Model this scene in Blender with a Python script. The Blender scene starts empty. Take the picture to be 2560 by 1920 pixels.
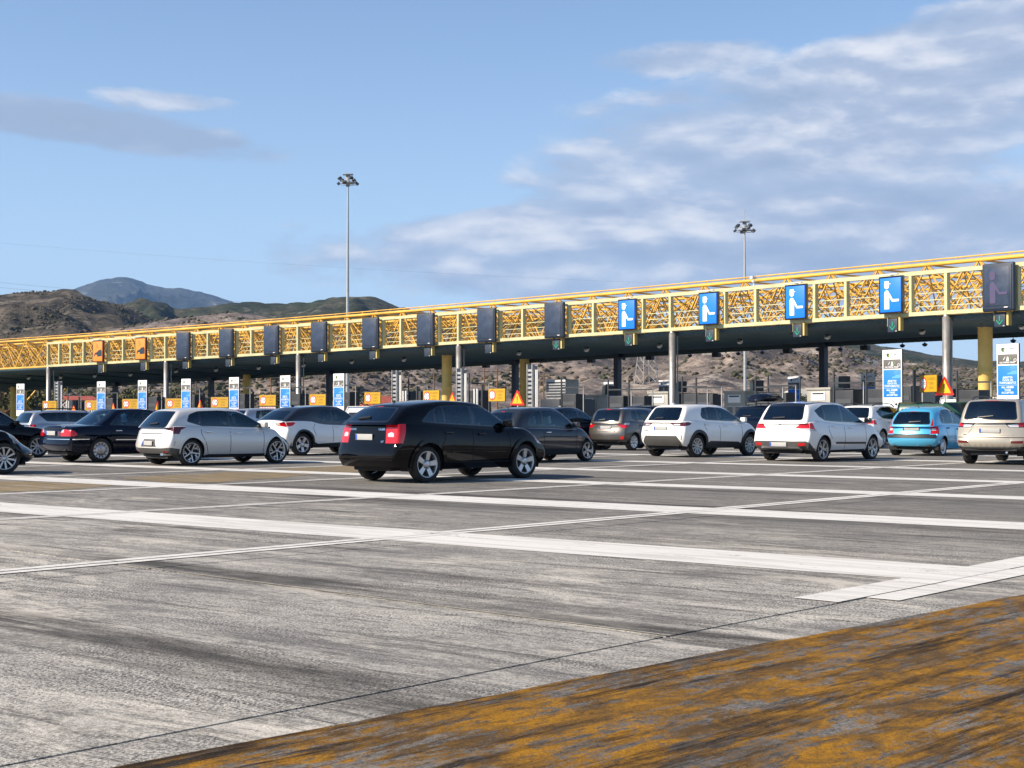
import bpy, bmesh, math, random
from mathutils import Vector, Matrix, noise
from mathutils.geometry import delaunay_2d_cdt
random.seed(7)
R = math.radians
SC = bpy.context.scene
COL = SC.collection

# ------------------------------------------------------------------ camera, sky, sun, exposure
F, CX, CY, HZ, HC = 3555.6, 1280.0, 960.0, 1032.0, 1.32
PITCH = math.atan((HZ - CY) / F)
cam_d = bpy.data.cameras.new('camera'); cam = bpy.data.objects.new('camera', cam_d); COL.objects.link(cam)
cam_d.sensor_width = 36.0; cam_d.lens = 36.0 * F / 2560.0
cam_d.clip_start = 0.1; cam_d.clip_end = 60000
cam.location = (0, 0, HC); cam.rotation_euler = (R(90) + PITCH, 0, 0)
SC.camera = cam

SUN_AZ, SUN_EL = R(-110), R(33)          # azimuth measured from +Y towards +X
sd = bpy.data.lights.new('sun', 'SUN'); sun = bpy.data.objects.new('sun', sd); COL.objects.link(sun)
sd.energy = 5.0; sd.angle = R(0.5); sd.color = (1.0, 0.87, 0.70)
sv = Vector((math.sin(SUN_AZ) * math.cos(SUN_EL), math.cos(SUN_AZ) * math.cos(SUN_EL), math.sin(SUN_EL)))
sun.rotation_euler = sv.to_track_quat('Z', 'Y').to_euler()
SC.view_settings.view_transform = 'Standard'; SC.view_settings.look = 'None'
SC.view_settings.exposure = 0.60; SC.view_settings.gamma = 1.0
SC.view_settings.use_curve_mapping = False
SC.render.engine = 'CYCLES'
SC.cycles.max_bounces = 8; SC.cycles.transparent_max_bounces = 16; SC.cycles.diffuse_bounces = 3
SC.cycles.glossy_bounces = 4; SC.cycles.transmission_bounces = 4; SC.cycles.volume_bounces = 0
SC.cycles.use_denoising = True

class NT:
    """small helper for node trees"""
    def __init__(s, tree): s.t = tree
    def n(s, typ, **kw):
        nd = s.t.nodes.new(typ)
        for k, v in kw.items():
            if k.startswith('i_'):
                key = k[2:]
                key = int(key) if key.isdigit() else key.replace('_', ' ')
                nd.inputs[key].default_value = v
            else: setattr(nd, k, v)
        return nd
    def l(s, a, b): s.t.links.new(a, b)
    def math(s, op, a, b=None, c=None, clamp=False):
        nd = s.n('ShaderNodeMath', operation=op); nd.use_clamp = clamp
        for i, v in enumerate((a, b, c)):
            if v is None: continue
            if isinstance(v, (int, float)): nd.inputs[i].default_value = v
            else: s.l(v, nd.inputs[i])
        return nd.outputs[0]
    def mix(s, fac, a, b, blend='MIX'):
        nd = s.n('ShaderNodeMix', data_type='RGBA', blend_type=blend)
        for i, v in ((0, fac), (6, a), (7, b)):
            if isinstance(v, (int, float)): nd.inputs[i].default_value = v
            elif isinstance(v, tuple): nd.inputs[i].default_value = (*v, 1) if len(v) == 3 else v
            else: s.l(v, nd.inputs[i])
        return nd.outputs[2]
    def ramp(s, fac, stops):
        nd = s.n('ShaderNodeValToRGB'); s.l(fac, nd.inputs[0]); cr = nd.color_ramp
        while len(cr.elements) < len(stops): cr.elements.new(0.5)
        for e, (p, c) in zip(cr.elements, stops):
            e.position = p; e.color = (c, c, c, 1) if isinstance(c, (int, float)) else (*c, 1)
        return nd.outputs[0]
    def noise(s, vec, scale, detail=4, rough=0.5, dist=0.0):
        nd = s.n('ShaderNodeTexNoise'); nd.inputs['Scale'].default_value = scale
        nd.inputs['Detail'].default_value = detail; nd.inputs['Roughness'].default_value = rough
        nd.inputs['Distortion'].default_value = dist
        if vec is not None: s.l(vec, nd.inputs['Vector'])
        return nd.outputs[0]
    def mapv(s, vec, scale=(1, 1, 1), rot=(0, 0, 0), loc=(0, 0, 0)):
        nd = s.n('ShaderNodeMapping'); s.l(vec, nd.inputs[0])
        nd.inputs['Scale'].default_value = scale; nd.inputs['Rotation'].default_value = rot
        nd.inputs['Location'].default_value = loc
        return nd.outputs[0]

world = bpy.data.worlds.new('World'); SC.world = world; world.use_nodes = True
wt = NT(world.node_tree); world.node_tree.nodes.clear()
sky = wt.n('ShaderNodeTexSky', sky_type='NISHITA'); sky.sun_disc = False
sky.sun_elevation = SUN_EL; sky.sun_rotation = SUN_AZ; sky.altitude = 50
sky.air_density = 1.0; sky.dust_density = 0.15; sky.ozone_density = 1.2
tc = wt.n('ShaderNodeTexCoord'); sep = wt.n('ShaderNodeSeparateXYZ'); wt.l(tc.outputs['Generated'], sep.inputs[0])
az = wt.math('ARCTAN2', sep.outputs[0], sep.outputs[1])
el = wt.math('ARCSINE', sep.outputs[2])
comb = wt.n('ShaderNodeCombineXYZ'); wt.l(az, comb.inputs[0]); wt.l(el, comb.inputs[1])
base = comb.outputs[0]
def cloud_field(off):
    v = wt.mapv(base, (1, 1, 1), (0, 0, R(2)), (0, off, 0))
    big = wt.noise(wt.mapv(v, (6.0, 18, 1)), 1.0, 9, 0.60, 0.25)
    vd = wt.n('ShaderNodeTexVoronoi', feature='SMOOTH_F1'); vd.inputs['Smoothness'].default_value = 0.35
    wn = wt.n('ShaderNodeTexNoise'); wn.inputs['Scale'].default_value = 30; wn.inputs['Detail'].default_value = 5; wt.l(v, wn.inputs['Vector'])
    wv = wt.n('ShaderNodeVectorMath', operation='MULTIPLY_ADD'); wt.l(wn.outputs['Color'], wv.inputs[0]); wv.inputs[1].default_value = (0.030, 0.014, 0.0); wt.l(v, wv.inputs[2])
    wt.l(wt.mapv(wv.outputs[0], (21, 58, 1)), vd.inputs['Vector']); vd.inputs['Scale'].default_value = 1.0
    puff = wt.math('SUBTRACT', 0.55, vd.outputs['Distance'])
    return big, puff
n1, puff = cloud_field(0.0)
n2 = wt.noise(wt.mapv(base, (34, 80, 1), (0, 0, R(2)), (3, 1, 0)), 1.0, 6, 0.6, 0.4)
n3 = wt.noise(wt.mapv(base, (3.2, 10, 1), (0, 0, 0), (9.3, 2.2, 0)), 1.0, 4, 0.5)
def blob(ca, ce, ra, re, rot=0.0):
    a = wt.math('SUBTRACT', az, ca); e = wt.math('SUBTRACT', el, ce)
    if rot:
        c, s_ = math.cos(rot), math.sin(rot)
        a2 = wt.math('ADD', wt.math('MULTIPLY', a, c), wt.math('MULTIPLY', e, s_))
        e2 = wt.math('SUBTRACT', wt.math('MULTIPLY', e, c), wt.math('MULTIPLY', a, s_))
        a, e = a2, e2
    a = wt.math('DIVIDE', a, ra); e = wt.math('DIVIDE', e, re)
    r2 = wt.math('ADD', wt.math('MULTIPLY', a, a), wt.math('MULTIPLY', e, e))
    return wt.math('MAXIMUM', wt.math('SUBTRACT', 1.0, r2), 0.0)
m_main = blob(0.21, 0.185, 0.27, 0.088, 0.08)
m_low = blob(0.24, 0.105, 0.52, 0.050, 0.0)
m_top = blob(0.38, 0.255, 0.24, 0.070, 0.30)
m_w1 = blob(-0.30, 0.193, 0.20, 0.020, -0.10)
m_w2 = blob(-0.235, 0.212, 0.07, 0.010, -0.05)
m_bank = blob(0.000, 0.128, 0.105, 0.018, 0.0)
m_bank2 = blob(0.105, 0.132, 0.05, 0.012, 0.0)
m_hi = blob(0.10, 0.245, 0.10, 0.016, 0.05)
msum = wt.math('ADD', wt.math('ADD', wt.math('MULTIPLY', m_main, 0.62), wt.math('ADD', wt.math('MULTIPLY', m_low, 0.72), wt.math('MULTIPLY', wt.math('ADD', m_bank, m_bank2), 0.34))),
               wt.math('ADD', wt.math('MULTIPLY', m_top, 0.55),
                       wt.math('ADD', wt.math('MULTIPLY', m_w1, 0.50), wt.math('ADD', wt.math('MULTIPLY', m_w2, 0.40), wt.math('MULTIPLY', m_hi, 0.34)))))
# cloud cover elsewhere in the sky (all round), thin
other = wt.math('MULTIPLY', wt.math('SUBTRACT', n3, 0.52), 0.5)
nn = wt.math('ADD', wt.math('ADD', wt.math('MULTIPLY', n1, 1.0), wt.math('MULTIPLY', n2, 0.26)), wt.math('MULTIPLY', puff, 0.11))
dens = wt.math('SUBTRACT', wt.math('ADD', wt.math('ADD', nn, msum), other), 0.885)
cmask = wt.ramp(dens, [(0.0, 0.0), (0.07, 0.35), (0.17, 0.80), (0.5, 0.95)])
# brightness: the cloud tops (density falls off upwards) catch the sun
up, puff2 = cloud_field(0.011)
lit = wt.math('ADD', wt.math('ADD', wt.math('MULTIPLY', wt.math('SUBTRACT', n1, up), 2.6), wt.math('MULTIPLY', wt.math('SUBTRACT', puff, puff2), 0.6)), wt.math('MULTIPLY', wt.math('SUBTRACT', n2, 0.5), 0.5))
lit = wt.math('ADD', lit, wt.math('MULTIPLY', wt.math('ADD', m_bank, m_bank2), 0.42))
lit = wt.math('SUBTRACT', lit, wt.math('MULTIPLY', m_w1, 0.7))
litf = wt.math('ADD', lit, 0.45, None, True)
ccol = wt.ramp(litf, [(0.0, (0.35, 0.43, 0.58)), (0.45, (0.45, 0.52, 0.66)), (1.0, (0.80, 0.81, 0.85))])
hs = wt.n('ShaderNodeHueSaturation'); hs.inputs['Saturation'].default_value = 1.0; wt.l(sky.outputs[0], hs.inputs['Color'])
skyc = wt.mix(1.0, hs.outputs[0], (0.95, 1.06, 1.22), 'MULTIPLY')
# pale air towards the horizon, the same all the way round
lowf = wt.math('MULTIPLY', wt.math('POWER', 2.718, wt.math('MULTIPLY', wt.math('MAXIMUM', el, 0.0), -6.5)), 0.92)
skyc = wt.mix(lowf, skyc, (5.6, 7.3, 9.5))
bg1 = wt.n('ShaderNodeBackground'); wt.l(skyc, bg1.inputs[0]); bg1.inputs[1].default_value = 0.082
bg2 = wt.n('ShaderNodeBackground'); wt.l(ccol, bg2.inputs[0]); bg2.inputs[1].default_value = 0.74
ms = wt.n('ShaderNodeMixShader'); wt.l(cmask, ms.inputs[0]); wt.l(bg1.outputs[0], ms.inputs[1]); wt.l(bg2.outputs[0], ms.inputs[2])
wo = wt.n('ShaderNodeOutputWorld'); wt.l(ms.outputs[0], wo.inputs[0])

# ------------------------------------------------------------------ picture <-> world
cp_, sp_ = math.cos(PITCH), math.sin(PITCH)
def ray(px, py):
    dz = CY - py
    return Vector((px - CX, F * cp_ - dz * sp_, F * sp_ + dz * cp_))
def zg(y): return -0.010 * max(0.0, min(y, 260) - 50)
def P(px, py, Y):
    d = ray(px, py); k = Y / d.y
    return Vector((d.x * k, Y, HC + d.z * k))
def G(px, py):
    d = ray(px, py); z = 0.0
    for _ in range(12):
        k = (z - HC) / d.z; z = zg(d.y * k)
    return Vector((d.x * k, d.y * k, z))
def proj_x(p):
    yc = p.y * cp_ + (p.z - HC) * sp_
    return CX + F * p.x / yc
def proj(p):
    yc = p.y * cp_ + (p.z - HC) * sp_
    zc = -p.y * sp_ + (p.z - HC) * cp_
    return CX + F * p.x / yc, CY - F * zc / yc

# ------------------------------------------------------------------ object helpers
def tag(o, label=None, cat=None, group=None, kind=None):
    if label: o['label'] = label
    if cat: o['category'] = cat
    if group: o['group'] = group
    if kind: o['kind'] = kind
    return o
def empty(name, loc=(0, 0, 0), rz=0.0, label=None, cat=None, group=None):
    o = bpy.data.objects.new(name, None); COL.objects.link(o); o.location = loc; o.rotation_euler = (0, 0, rz)
    o.empty_display_size = 0.2
    return tag(o, label, cat, group)
def link(name, me, mat=None, parent=None):
    o = bpy.data.objects.new(name, me); COL.objects.link(o)
    if mat is not None and not me.materials: me.materials.append(mat)
    if parent is not None: o.parent = parent
    return o
def copy_tree(o, parent=None):
    c = o.copy(); COL.objects.link(c)
    if parent is not None: c.parent = parent
    for ch in list(KIDS.get(o.name, [])): copy_tree(ch, c)
    return c
def kids_index():
    KIDS.clear()
    for ob in COL.objects:
        if ob.parent: KIDS.setdefault(ob.parent.name, []).append(ob)
KIDS = {}

class MB:
    """collects shapes into ONE mesh"""
    def __init__(s): s.v = []; s.f = []; s.sm = []
    def raw(s, vs, fs, smooth=False, M=None):
        b = len(s.v)
        s.v += [tuple(M @ Vector(p)) if M else tuple(p) for p in vs]
        s.f += [tuple(i + b for i in f) for f in fs]; s.sm += [smooth] * len(fs)
        return s
    def box(s, x0, x1, y0, y1, z0, z1, M=None):
        vs = [(x, y, z) for x in (x0, x1) for y in (y0, y1) for z in (z0, z1)]
        fs = [(0, 1, 3, 2), (4, 6, 7, 5), (0, 4, 5, 1), (2, 3, 7, 6), (0, 2, 6, 4), (1, 5, 7, 3)]
        return s.raw(vs, fs, False, M)
    def tube(s, a, b, r, n=6, r2=None, caps=True):
        a, b = Vector(a), Vector(b); d = (b - a)
        if d.length < 1e-6: return s
        q = d.to_track_quat('Z', 'Y').to_matrix(); r2 = r if r2 is None else r2
        vs = []
        for p, rr in ((a, r), (b, r2)):
            for i in range(n):
                t = 2 * math.pi * i / n
                vs.append(tuple(p + q @ Vector((math.cos(t) * rr, math.sin(t) * rr, 0))))
        fs = [(i, (i + 1) % n, n + (i + 1) % n, n + i) for i in range(n)]
        s.raw(vs, fs, n > 5)
        if caps: s.raw(vs, [tuple(range(n))[::-1], tuple(range(n, 2 * n))])
        return s
    def bar(s, a, b, w, h, up=(0, 0, 1)):
        """rectangular bar from a to b, width w (sideways), height h (along up)"""
        a, b = Vector(a), Vector(b); d = (b - a); L = d.length; x = d.normalized(); u = Vector(up)
        y = u.cross(x)
        if y.length < 1e-4: y = Vector((1, 0, 0)).cross(x)
        y.normalize(); z = x.cross(y)
        M = Matrix((( x.x, y.x, z.x, a.x), (x.y, y.y, z.y, a.y), (x.z, y.z, z.z, a.z), (0, 0, 0, 1)))
        return s.box(0, L, -w / 2, w / 2, -h / 2, h / 2, M)
    def lathe(s, prof, n=24, axis='z', M=None, smooth=True):
        """profile [(r, h)] turned round an axis"""
        vs = []
        for r, h in prof:
            for i in range(n):
                t = 2 * math.pi * i / n; c, k = math.cos(t) * r, math.sin(t) * r
                vs.append((c, k, h) if axis == 'z' else ((c, h, k) if axis == 'y' else (h, c, k)))
        fs = []
        for j in range(len(prof) - 1):
            for i in range(n):
                a, b = j * n + i, j * n + (i + 1) % n
                fs.append((a, b, b + n, a + n))
        return s.raw(vs, fs, smooth, M)
    def poly(s, pts, M=None, thick=None, axis=1):
        """flat polygon in the xz plane (y=0) or with thickness towards +y"""
        n = len(pts)
        front = [(p[0], 0, p[1]) for p in pts]
        if thick is None: return s.raw(front, [tuple(range(n))], False, M)
        back = [(p[0], thick, p[1]) for p in pts]
        fs = [tuple(range(n)), tuple(range(n, 2 * n))[::-1]] + [(i, i + n, (i + 1) % n + n, (i + 1) % n) for i in range(n)]
        return s.raw(front + back, fs, False, M)
    def mesh(s, name, mat=None, bevel=0.0, seg=2, fix=True):
        me = bpy.data.meshes.new(name); me.from_pydata(s.v, [], s.f)
        me.polygons.foreach_set('use_smooth', s.sm)
        if fix or bevel:
            bm = bmesh.new(); bm.from_mesh(me)
            if bevel:
                bmesh.ops.remove_doubles(bm, verts=bm.verts, dist=1e-5)
                es = [e for e in bm.edges if len(e.link_faces) == 2 and e.calc_face_angle(0) > 0.6]
                bmesh.ops.bevel(bm, geom=es, offset=bevel, segments=seg, affect='EDGES', profile=0.6, clamp_overlap=True)
            bmesh.ops.recalc_face_normals(bm, faces=bm.faces)
            if bevel:
                for f in bm.faces: f.smooth = True
            bm.to_mesh(me); bm.free()
        if mat is not None: me.materials.append(mat)
        me.update(); return me
    def obj(s, name, mat=None, parent=None, bevel=0.0, seg=2, fix=True):
        return link(name, s.mesh(name, mat, bevel, seg, fix), None, parent)

_txt = {}
def text_mesh(txt, size, align='CENTER', spacing=1.0, width=None, thick=0.0):
    key = (txt, size, align, spacing, width, thick)
    if key in _txt: return _txt[key]
    cu = bpy.data.curves.new('lettering', 'FONT'); cu.body = txt; cu.size = size; cu.align_x = align; cu.align_y = 'CENTER'
    cu.space_line = spacing; cu.offset = size * 0.02; cu.resolution_u = 2; cu.extrude = thick
    o = bpy.data.objects.new('lettering', cu); COL.objects.link(o)
    dg = bpy.context.evaluated_depsgraph_get(); dg.update()
    me = bpy.data.meshes.new_from_object(o.evaluated_get(dg))
    bpy.data.objects.remove(o); bpy.data.curves.remove(cu)
    # turn into the xz plane, facing -y
    xs = [v.co.x for v in me.vertices] or [0]; w = max(xs) - min(xs); k = (width / w) if width and w > 1e-6 else 1.0
    for v in me.vertices: v.co = (v.co.x * k, -v.co.z, v.co.y)
    me.materials.clear(); _txt[key] = me; return me
def letter(name, txt, size, loc, mat, parent, **kw):
    me = text_mesh(txt, size, **kw).copy(); me.materials.append(mat)
    o = link(name, me, None, parent); o.location = loc; return o

# ------------------------------------------------------------------ materials
MATS = {}
def principled(name, col, rough=0.5, metal=0.0, coat=0.0, spec=0.5, var=0.0, vscale=3.0, bump=0.0, bscale=40.0, emit=None, estr=0.0, dirt=0.0):
    if name in MATS: return MATS[name]
    m = bpy.data.materials.new(name); m.use_nodes = True; t = NT(m.node_tree)
    b = m.node_tree.nodes['Principled BSDF']
    b.inputs['Base Color'].default_value = (*col, 1); b.inputs['Roughness'].default_value = rough
    b.inputs['Metallic'].default_value = metal; b.inputs['Coat Weight'].default_value = coat
    b.inputs['Coat Roughness'].default_value = 0.04; b.inputs['Specular IOR Level'].default_value = spec
    if var or bump or dirt:
        co = t.n('ShaderNodeTexCoord').outputs['Object']
    if var:
        nz = t.noise(co, vscale, 5, 0.6)
        f = t.ramp(nz, [(0.3, 0.0), (0.7, 1.0)])
        c = t.mix(f, tuple(x * (1 - var) for x in col), tuple(min(1, x * (1 + var)) for x in col))
        t.l(c, b.inputs['Base Color'])
        t.l(t.math('ADD', t.math('MULTIPLY', nz, 0.25), max(0.02, rough - 0.12)), b.inputs['Roughness'])
    if bump:
        bp = t.n('ShaderNodeBump'); bp.inputs['Strength'].default_value = bump; bp.inputs['Distance'].default_value = 0.01
        t.l(t.noise(co, bscale, 4), bp.inputs['Height']); t.l(bp.outputs[0], b.inputs['Normal'])
    if emit: b.inputs['Emission Color'].default_value = (*emit, 1); b.inputs['Emission Strength'].default_value = estr
    MATS[name] = m; return m
def paint(name, col, metal=0.0, rough=0.35, dirt=0.25, coat=1.0, spec=0.5, cior=1.5):
    """car paint: flakes, clear coat, road dust low down"""
    m = bpy.data.materials.new(name); m.use_nodes = True; t = NT(m.node_tree); b = m.node_tree.nodes['Principled BSDF']
    co = t.n('ShaderNodeTexCoord').outputs['Object']; sp = t.n('ShaderNodeSeparateXYZ'); t.l(co, sp.inputs[0])
    nz = t.noise(co, 6.0, 6, 0.65)
    low = t.math('SUBTRACT', 0.62, sp.outputs[2]); low = t.math('MULTIPLY', low, 2.2, None, True)
    f = t.math('MULTIPLY', t.math('MULTIPLY', low, t.ramp(nz, [(0.3, 0.2), (0.7, 1.0)])), dirt)
    f = t.math('ADD', f, t.math('MULTIPLY', t.ramp(nz, [(0.45, 0.0), (0.8, 1.0)]), dirt * 0.10))
    t.l(t.mix(f, col, (0.20, 0.18, 0.155)), b.inputs['Base Color'])
    b.inputs['Metallic'].default_value = metal; b.inputs['Coat Weight'].default_value = coat; b.inputs['Specular IOR Level'].default_value = spec
    b.inputs['Coat Roughness'].default_value = 0.03; b.inputs['Coat IOR'].default_value = cior
    t.l(t.math('ADD', t.math('MULTIPLY', f, 0.5), rough), b.inputs['Roughness'])
    return m
def glass(name, tint, refl=1.0):
    m = bpy.data.materials.new(name); m.use_nodes = True; t = NT(m.node_tree); m.node_tree.nodes.clear()
    tr = t.n('ShaderNodeBsdfTransparent'); tr.inputs[0].default_value = (*tint, 1)
    gl = t.n('ShaderNodeBsdfGlossy'); gl.inputs['Roughness'].default_value = 0.02; gl.inputs[0].default_value = (0.68, 0.90, 1, 1)
    fr = t.n('ShaderNodeFresnel'); fr.inputs[0].default_value = 1.52
    f = t.math('ADD', t.math('MULTIPLY', fr.outputs[0], refl), 0.03, None, True)
    mx = t.n('ShaderNodeMixShader'); t.l(f, mx.inputs[0]); t.l(tr.outputs[0], mx.inputs[1]); t.l(gl.outputs[0], mx.inputs[2])
    o = t.n('ShaderNodeOutputMaterial'); t.l(mx.outputs[0], o.inputs[0]); return m
M_ = dict(
    black_trim=principled('black_trim', (0.018, 0.018, 0.020), 0.45, var=0.2),
    gloss_black=principled('gloss_black', (0.008, 0.008, 0.010), 0.12, coat=1.0),
    rubber=principled('rubber', (0.022, 0.021, 0.020), 0.85, var=0.45, vscale=9, bump=0.3, bscale=60),
    dark_plastic=principled('dark_plastic', (0.055, 0.053, 0.050), 0.6, var=0.15),
    grey_plastic=principled('grey_plastic', (0.11, 0.11, 0.105), 0.5, var=0.12),
    interior=principled('interior', (0.012, 0.013, 0.016), 0.9),
    seat_dark=principled('seat_dark', (0.12, 0.12, 0.125), 0.85),
    seat_light=principled('seat_light', (0.45, 0.44, 0.40), 0.8),
    alloy=principled('alloy', (0.50, 0.50, 0.51), 0.32, 0.85, var=0.12, vscale=12),
    alloy_dark=principled('alloy_dark', (0.05, 0.05, 0.055), 0.35, 0.6),
    hub_dark=principled('hub_dark', (0.015, 0.015, 0.016), 0.8),
    chrome=principled('chrome', (0.75, 0.76, 0.78), 0.12, 1.0),
    lamp_red=principled('lamp_red', (0.42, 0.003, 0.005), 0.15, coat=0.6, emit=(0.9, 0.0, 0.01), estr=0.06),
    lamp_dark_red=principled('lamp_dark_red', (0.10, 0.006, 0.008), 0.08, coat=1.0),
    lamp_clear=principled('lamp_clear', (0.62, 0.60, 0.58), 0.10, 0.3, coat=1.0),
    lamp_amber=principled('lamp_amber', (0.60, 0.22, 0.05), 0.15, coat=1.0),
    plate=principled('plate', (0.40, 0.40, 0.385), 0.45, var=0.05),
    plate_blue=principled('plate_blue', (0.02, 0.08, 0.45), 0.4),
    exhaust=principled('exhaust', (0.22, 0.17, 0.13), 0.5, 0.7, var=0.4, vscale=8),
    seam=principled('seam', (0.006, 0.006, 0.006), 0.9),
)
G_ = dict(
    clear=glass('glass_clear', (0.64, 0.82, 0.84), 1.0),
    mid=glass('glass_mid', (0.40, 0.54, 0.58), 1.0),
    dark=glass('glass_dark', (0.030, 0.036, 0.050), 1.2),
)
# ------------------------------------------------------------------ cars
def pchip(pts):
    xs = [p[0] for p in pts]; ys = [p[1] for p in pts]; n = len(xs)
    if n == 1: return lambda x: ys[0]
    h = [xs[i + 1] - xs[i] for i in range(n - 1)]; d = [(ys[i + 1] - ys[i]) / h[i] for i in range(n - 1)]
    m = [0.0] * n; m[0] = d[0]; m[-1] = d[-1]
    for i in range(1, n - 1):
        if d[i - 1] * d[i] > 0:
            w1, w2 = 2 * h[i] + h[i - 1], h[i] + 2 * h[i - 1]
            m[i] = (w1 + w2) / (w1 / d[i - 1] + w2 / d[i])
    def f(x):
        if x <= xs[0]: return ys[0] + m[0] * (x - xs[0])
        if x >= xs[-1]: return ys[-1] + m[-1] * (x - xs[-1])
        i = 0
        while x > xs[i + 1]: i += 1
        t = (x - xs[i]) / h[i]; t2, t3 = t * t, t * t * t
        return (2*t3-3*t2+1)*ys[i] + (t3-2*t2+t)*h[i]*m[i] + (-2*t3+3*t2)*ys[i+1] + (t3-t2)*h[i]*m[i+1]
    return f
def inpoly(x, y, poly):
    c = False; j = len(poly) - 1
    for i in range(len(poly)):
        xi, yi = poly[i]; xj, yj = poly[j]
        if (yi > y) != (yj > y) and x < (xj - xi) * (y - yi) / (yj - yi) + xi: c = not c
        j = i
    return c
def subdiv(poly, mx=0.06, closed=True):
    out = []; n = len(poly)
    for i in range(n if closed else n - 1):
        a, b = poly[i], poly[(i + 1) % n]; k = max(1, int(math.hypot(b[0]-a[0], b[1]-a[1]) / mx + 0.5))
        out += [(a[0] + (b[0]-a[0]) * t / k, a[1] + (b[1]-a[1]) * t / k) for t in range(k)]
    if not closed: out.append(poly[-1])
    return out
def offset_poly(poly, d):
    """shrink a polygon by d"""
    n = len(poly); area = sum(poly[i][0]*poly[(i+1)%n][1] - poly[(i+1)%n][0]*poly[i][1] for i in range(n))
    sgn = 1 if area > 0 else -1; out = []
    for i in range(n):
        p0, p1, p2 = Vector(poly[i-1]), Vector(poly[i]), Vector(poly[(i+1) % n])
        e1, e2 = (p1-p0).normalized(), (p2-p1).normalized()
        n1, n2 = Vector((-e1.y, e1.x)) * sgn, Vector((-e2.y, e2.x)) * sgn
        b = n1 + n2
        if b.length < 1e-3: b = n1
        b.normalize(); k = d / max(0.45, b.dot(n1)); q = p1 + b * k; out.append((q.x, q.y))
    return out
def clip_x(poly, x0, x1):
    def half(pl, x, keep):
        out = []
        for i in range(len(pl)):
            a, b = pl[i-1], pl[i]; ia, ib = keep(a[0]), keep(b[0])
            if ia != ib:
                t = (x - a[0]) / (b[0] - a[0]); out.append((x, a[1] + (b[1]-a[1]) * t))
            if ib: out.append(b)
        return out
    return half(half(poly, x0, lambda v: v >= x0), x1, lambda v: v <= x1)
def rnd_poly(poly, r, seg=3):
    """round the corners"""
    out = []; n = len(poly)
    for i in range(n):
        p0, p1, p2 = Vector(poly[i-1]), Vector(poly[i]), Vector(poly[(i+1) % n])
        a, b = (p0-p1), (p2-p1); k = min(r, a.length * 0.45, b.length * 0.45)
        A, B = p1 + a.normalized() * k, p1 + b.normalized() * k
        for s in range(seg + 1):
            t = s / seg; q = A * (1-t)**2 + p1 * 2*t*(1-t) + B * t*t; out.append((q.x, q.y))
    return out
def gridvals(a, b, r, step):
    e = [0, 0.3 * r, 0.6 * r, r]; L = b - a
    n = max(1, round((L - 2 * r) / step)); mid = [r + (L - 2*r) * i / n for i in range(1, n)]
    v = e + mid + [L - x for x in e[::-1]]
    return [a + x for x in v]

class Shell:
    def __init__(s): s.parts = {}
    def chart(s, us, vs, to_nom, mapf, feats, flip=False, default='body'):
        """us, vs: grid lines of the chart; to_nom(u,v) -> nominal box point; mapf(p) -> 3D; feats: [(poly, key)] in chart coordinates"""
        u0, u1, v0, v1 = us[0], us[-1], vs[0], vs[-1]
        pts = []; fp = []
        for poly, key in feats:
            q = [(min(max(a, u0), u1), min(max(b, v0), v1)) for a, b in subdiv(poly, 0.07)]
            qq = [q[0]]
            for p in q[1:]:
                if math.hypot(p[0]-qq[-1][0], p[1]-qq[-1][1]) > 0.004: qq.append(p)
            fp.append((qq, key))
        for i, u in enumerate(us):
            for j, v in enumerate(vs):
                edge = i in (0, len(us)-1) or j in (0, len(vs)-1)
                if not edge and any(abs(u-a) < 0.016 and abs(v-b) < 0.016 for q, _ in fp for a, b in q): continue
                pts.append((u, v))
        edges = []
        for q, _ in fp:
            b = len(pts); pts += q; n = len(q)
            edges += [(b+i, b+(i+1) % n) for i in range(n)]
        vo, eo, fo, *_ = delaunay_2d_cdt([Vector(p) for p in pts], edges, [], 0, 1e-5)
        P3 = [None] * len(vo)
        for f in fo:
            cx = sum(vo[i].x for i in f) / 3; cy = sum(vo[i].y for i in f) / 3
            key = default
            for q, k in fp:
                if inpoly(cx, cy, q): key = k
            if key is None: continue
            for i in f:
                if P3[i] is None: P3[i] = tuple(mapf(to_nom(vo[i].x, vo[i].y)))
            V, Fc = s.parts.setdefault(key, ([], []))
            b = len(V); V += [P3[i] for i in f]
            Fc.append((b+2, b+1, b) if flip else (b, b+1, b+2))
    def make(s, key, mat, parent, name, thick=0.0):
        if key not in s.parts: return None
        V, Fc = s.parts[key]; me = bpy.data.meshes.new(name); me.from_pydata(V, [], Fc)
        bm = bmesh.new(); bm.from_mesh(me); bmesh.ops.remove_doubles(bm, verts=bm.verts, dist=2e-4)
        bmesh.ops.dissolve_degenerate(bm, edges=bm.edges, dist=1e-4)
        for f in bm.faces: f.smooth = True
        bm.to_mesh(me); bm.free(); me.materials.append(mat)
        return link(name, me, None, parent)

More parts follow.
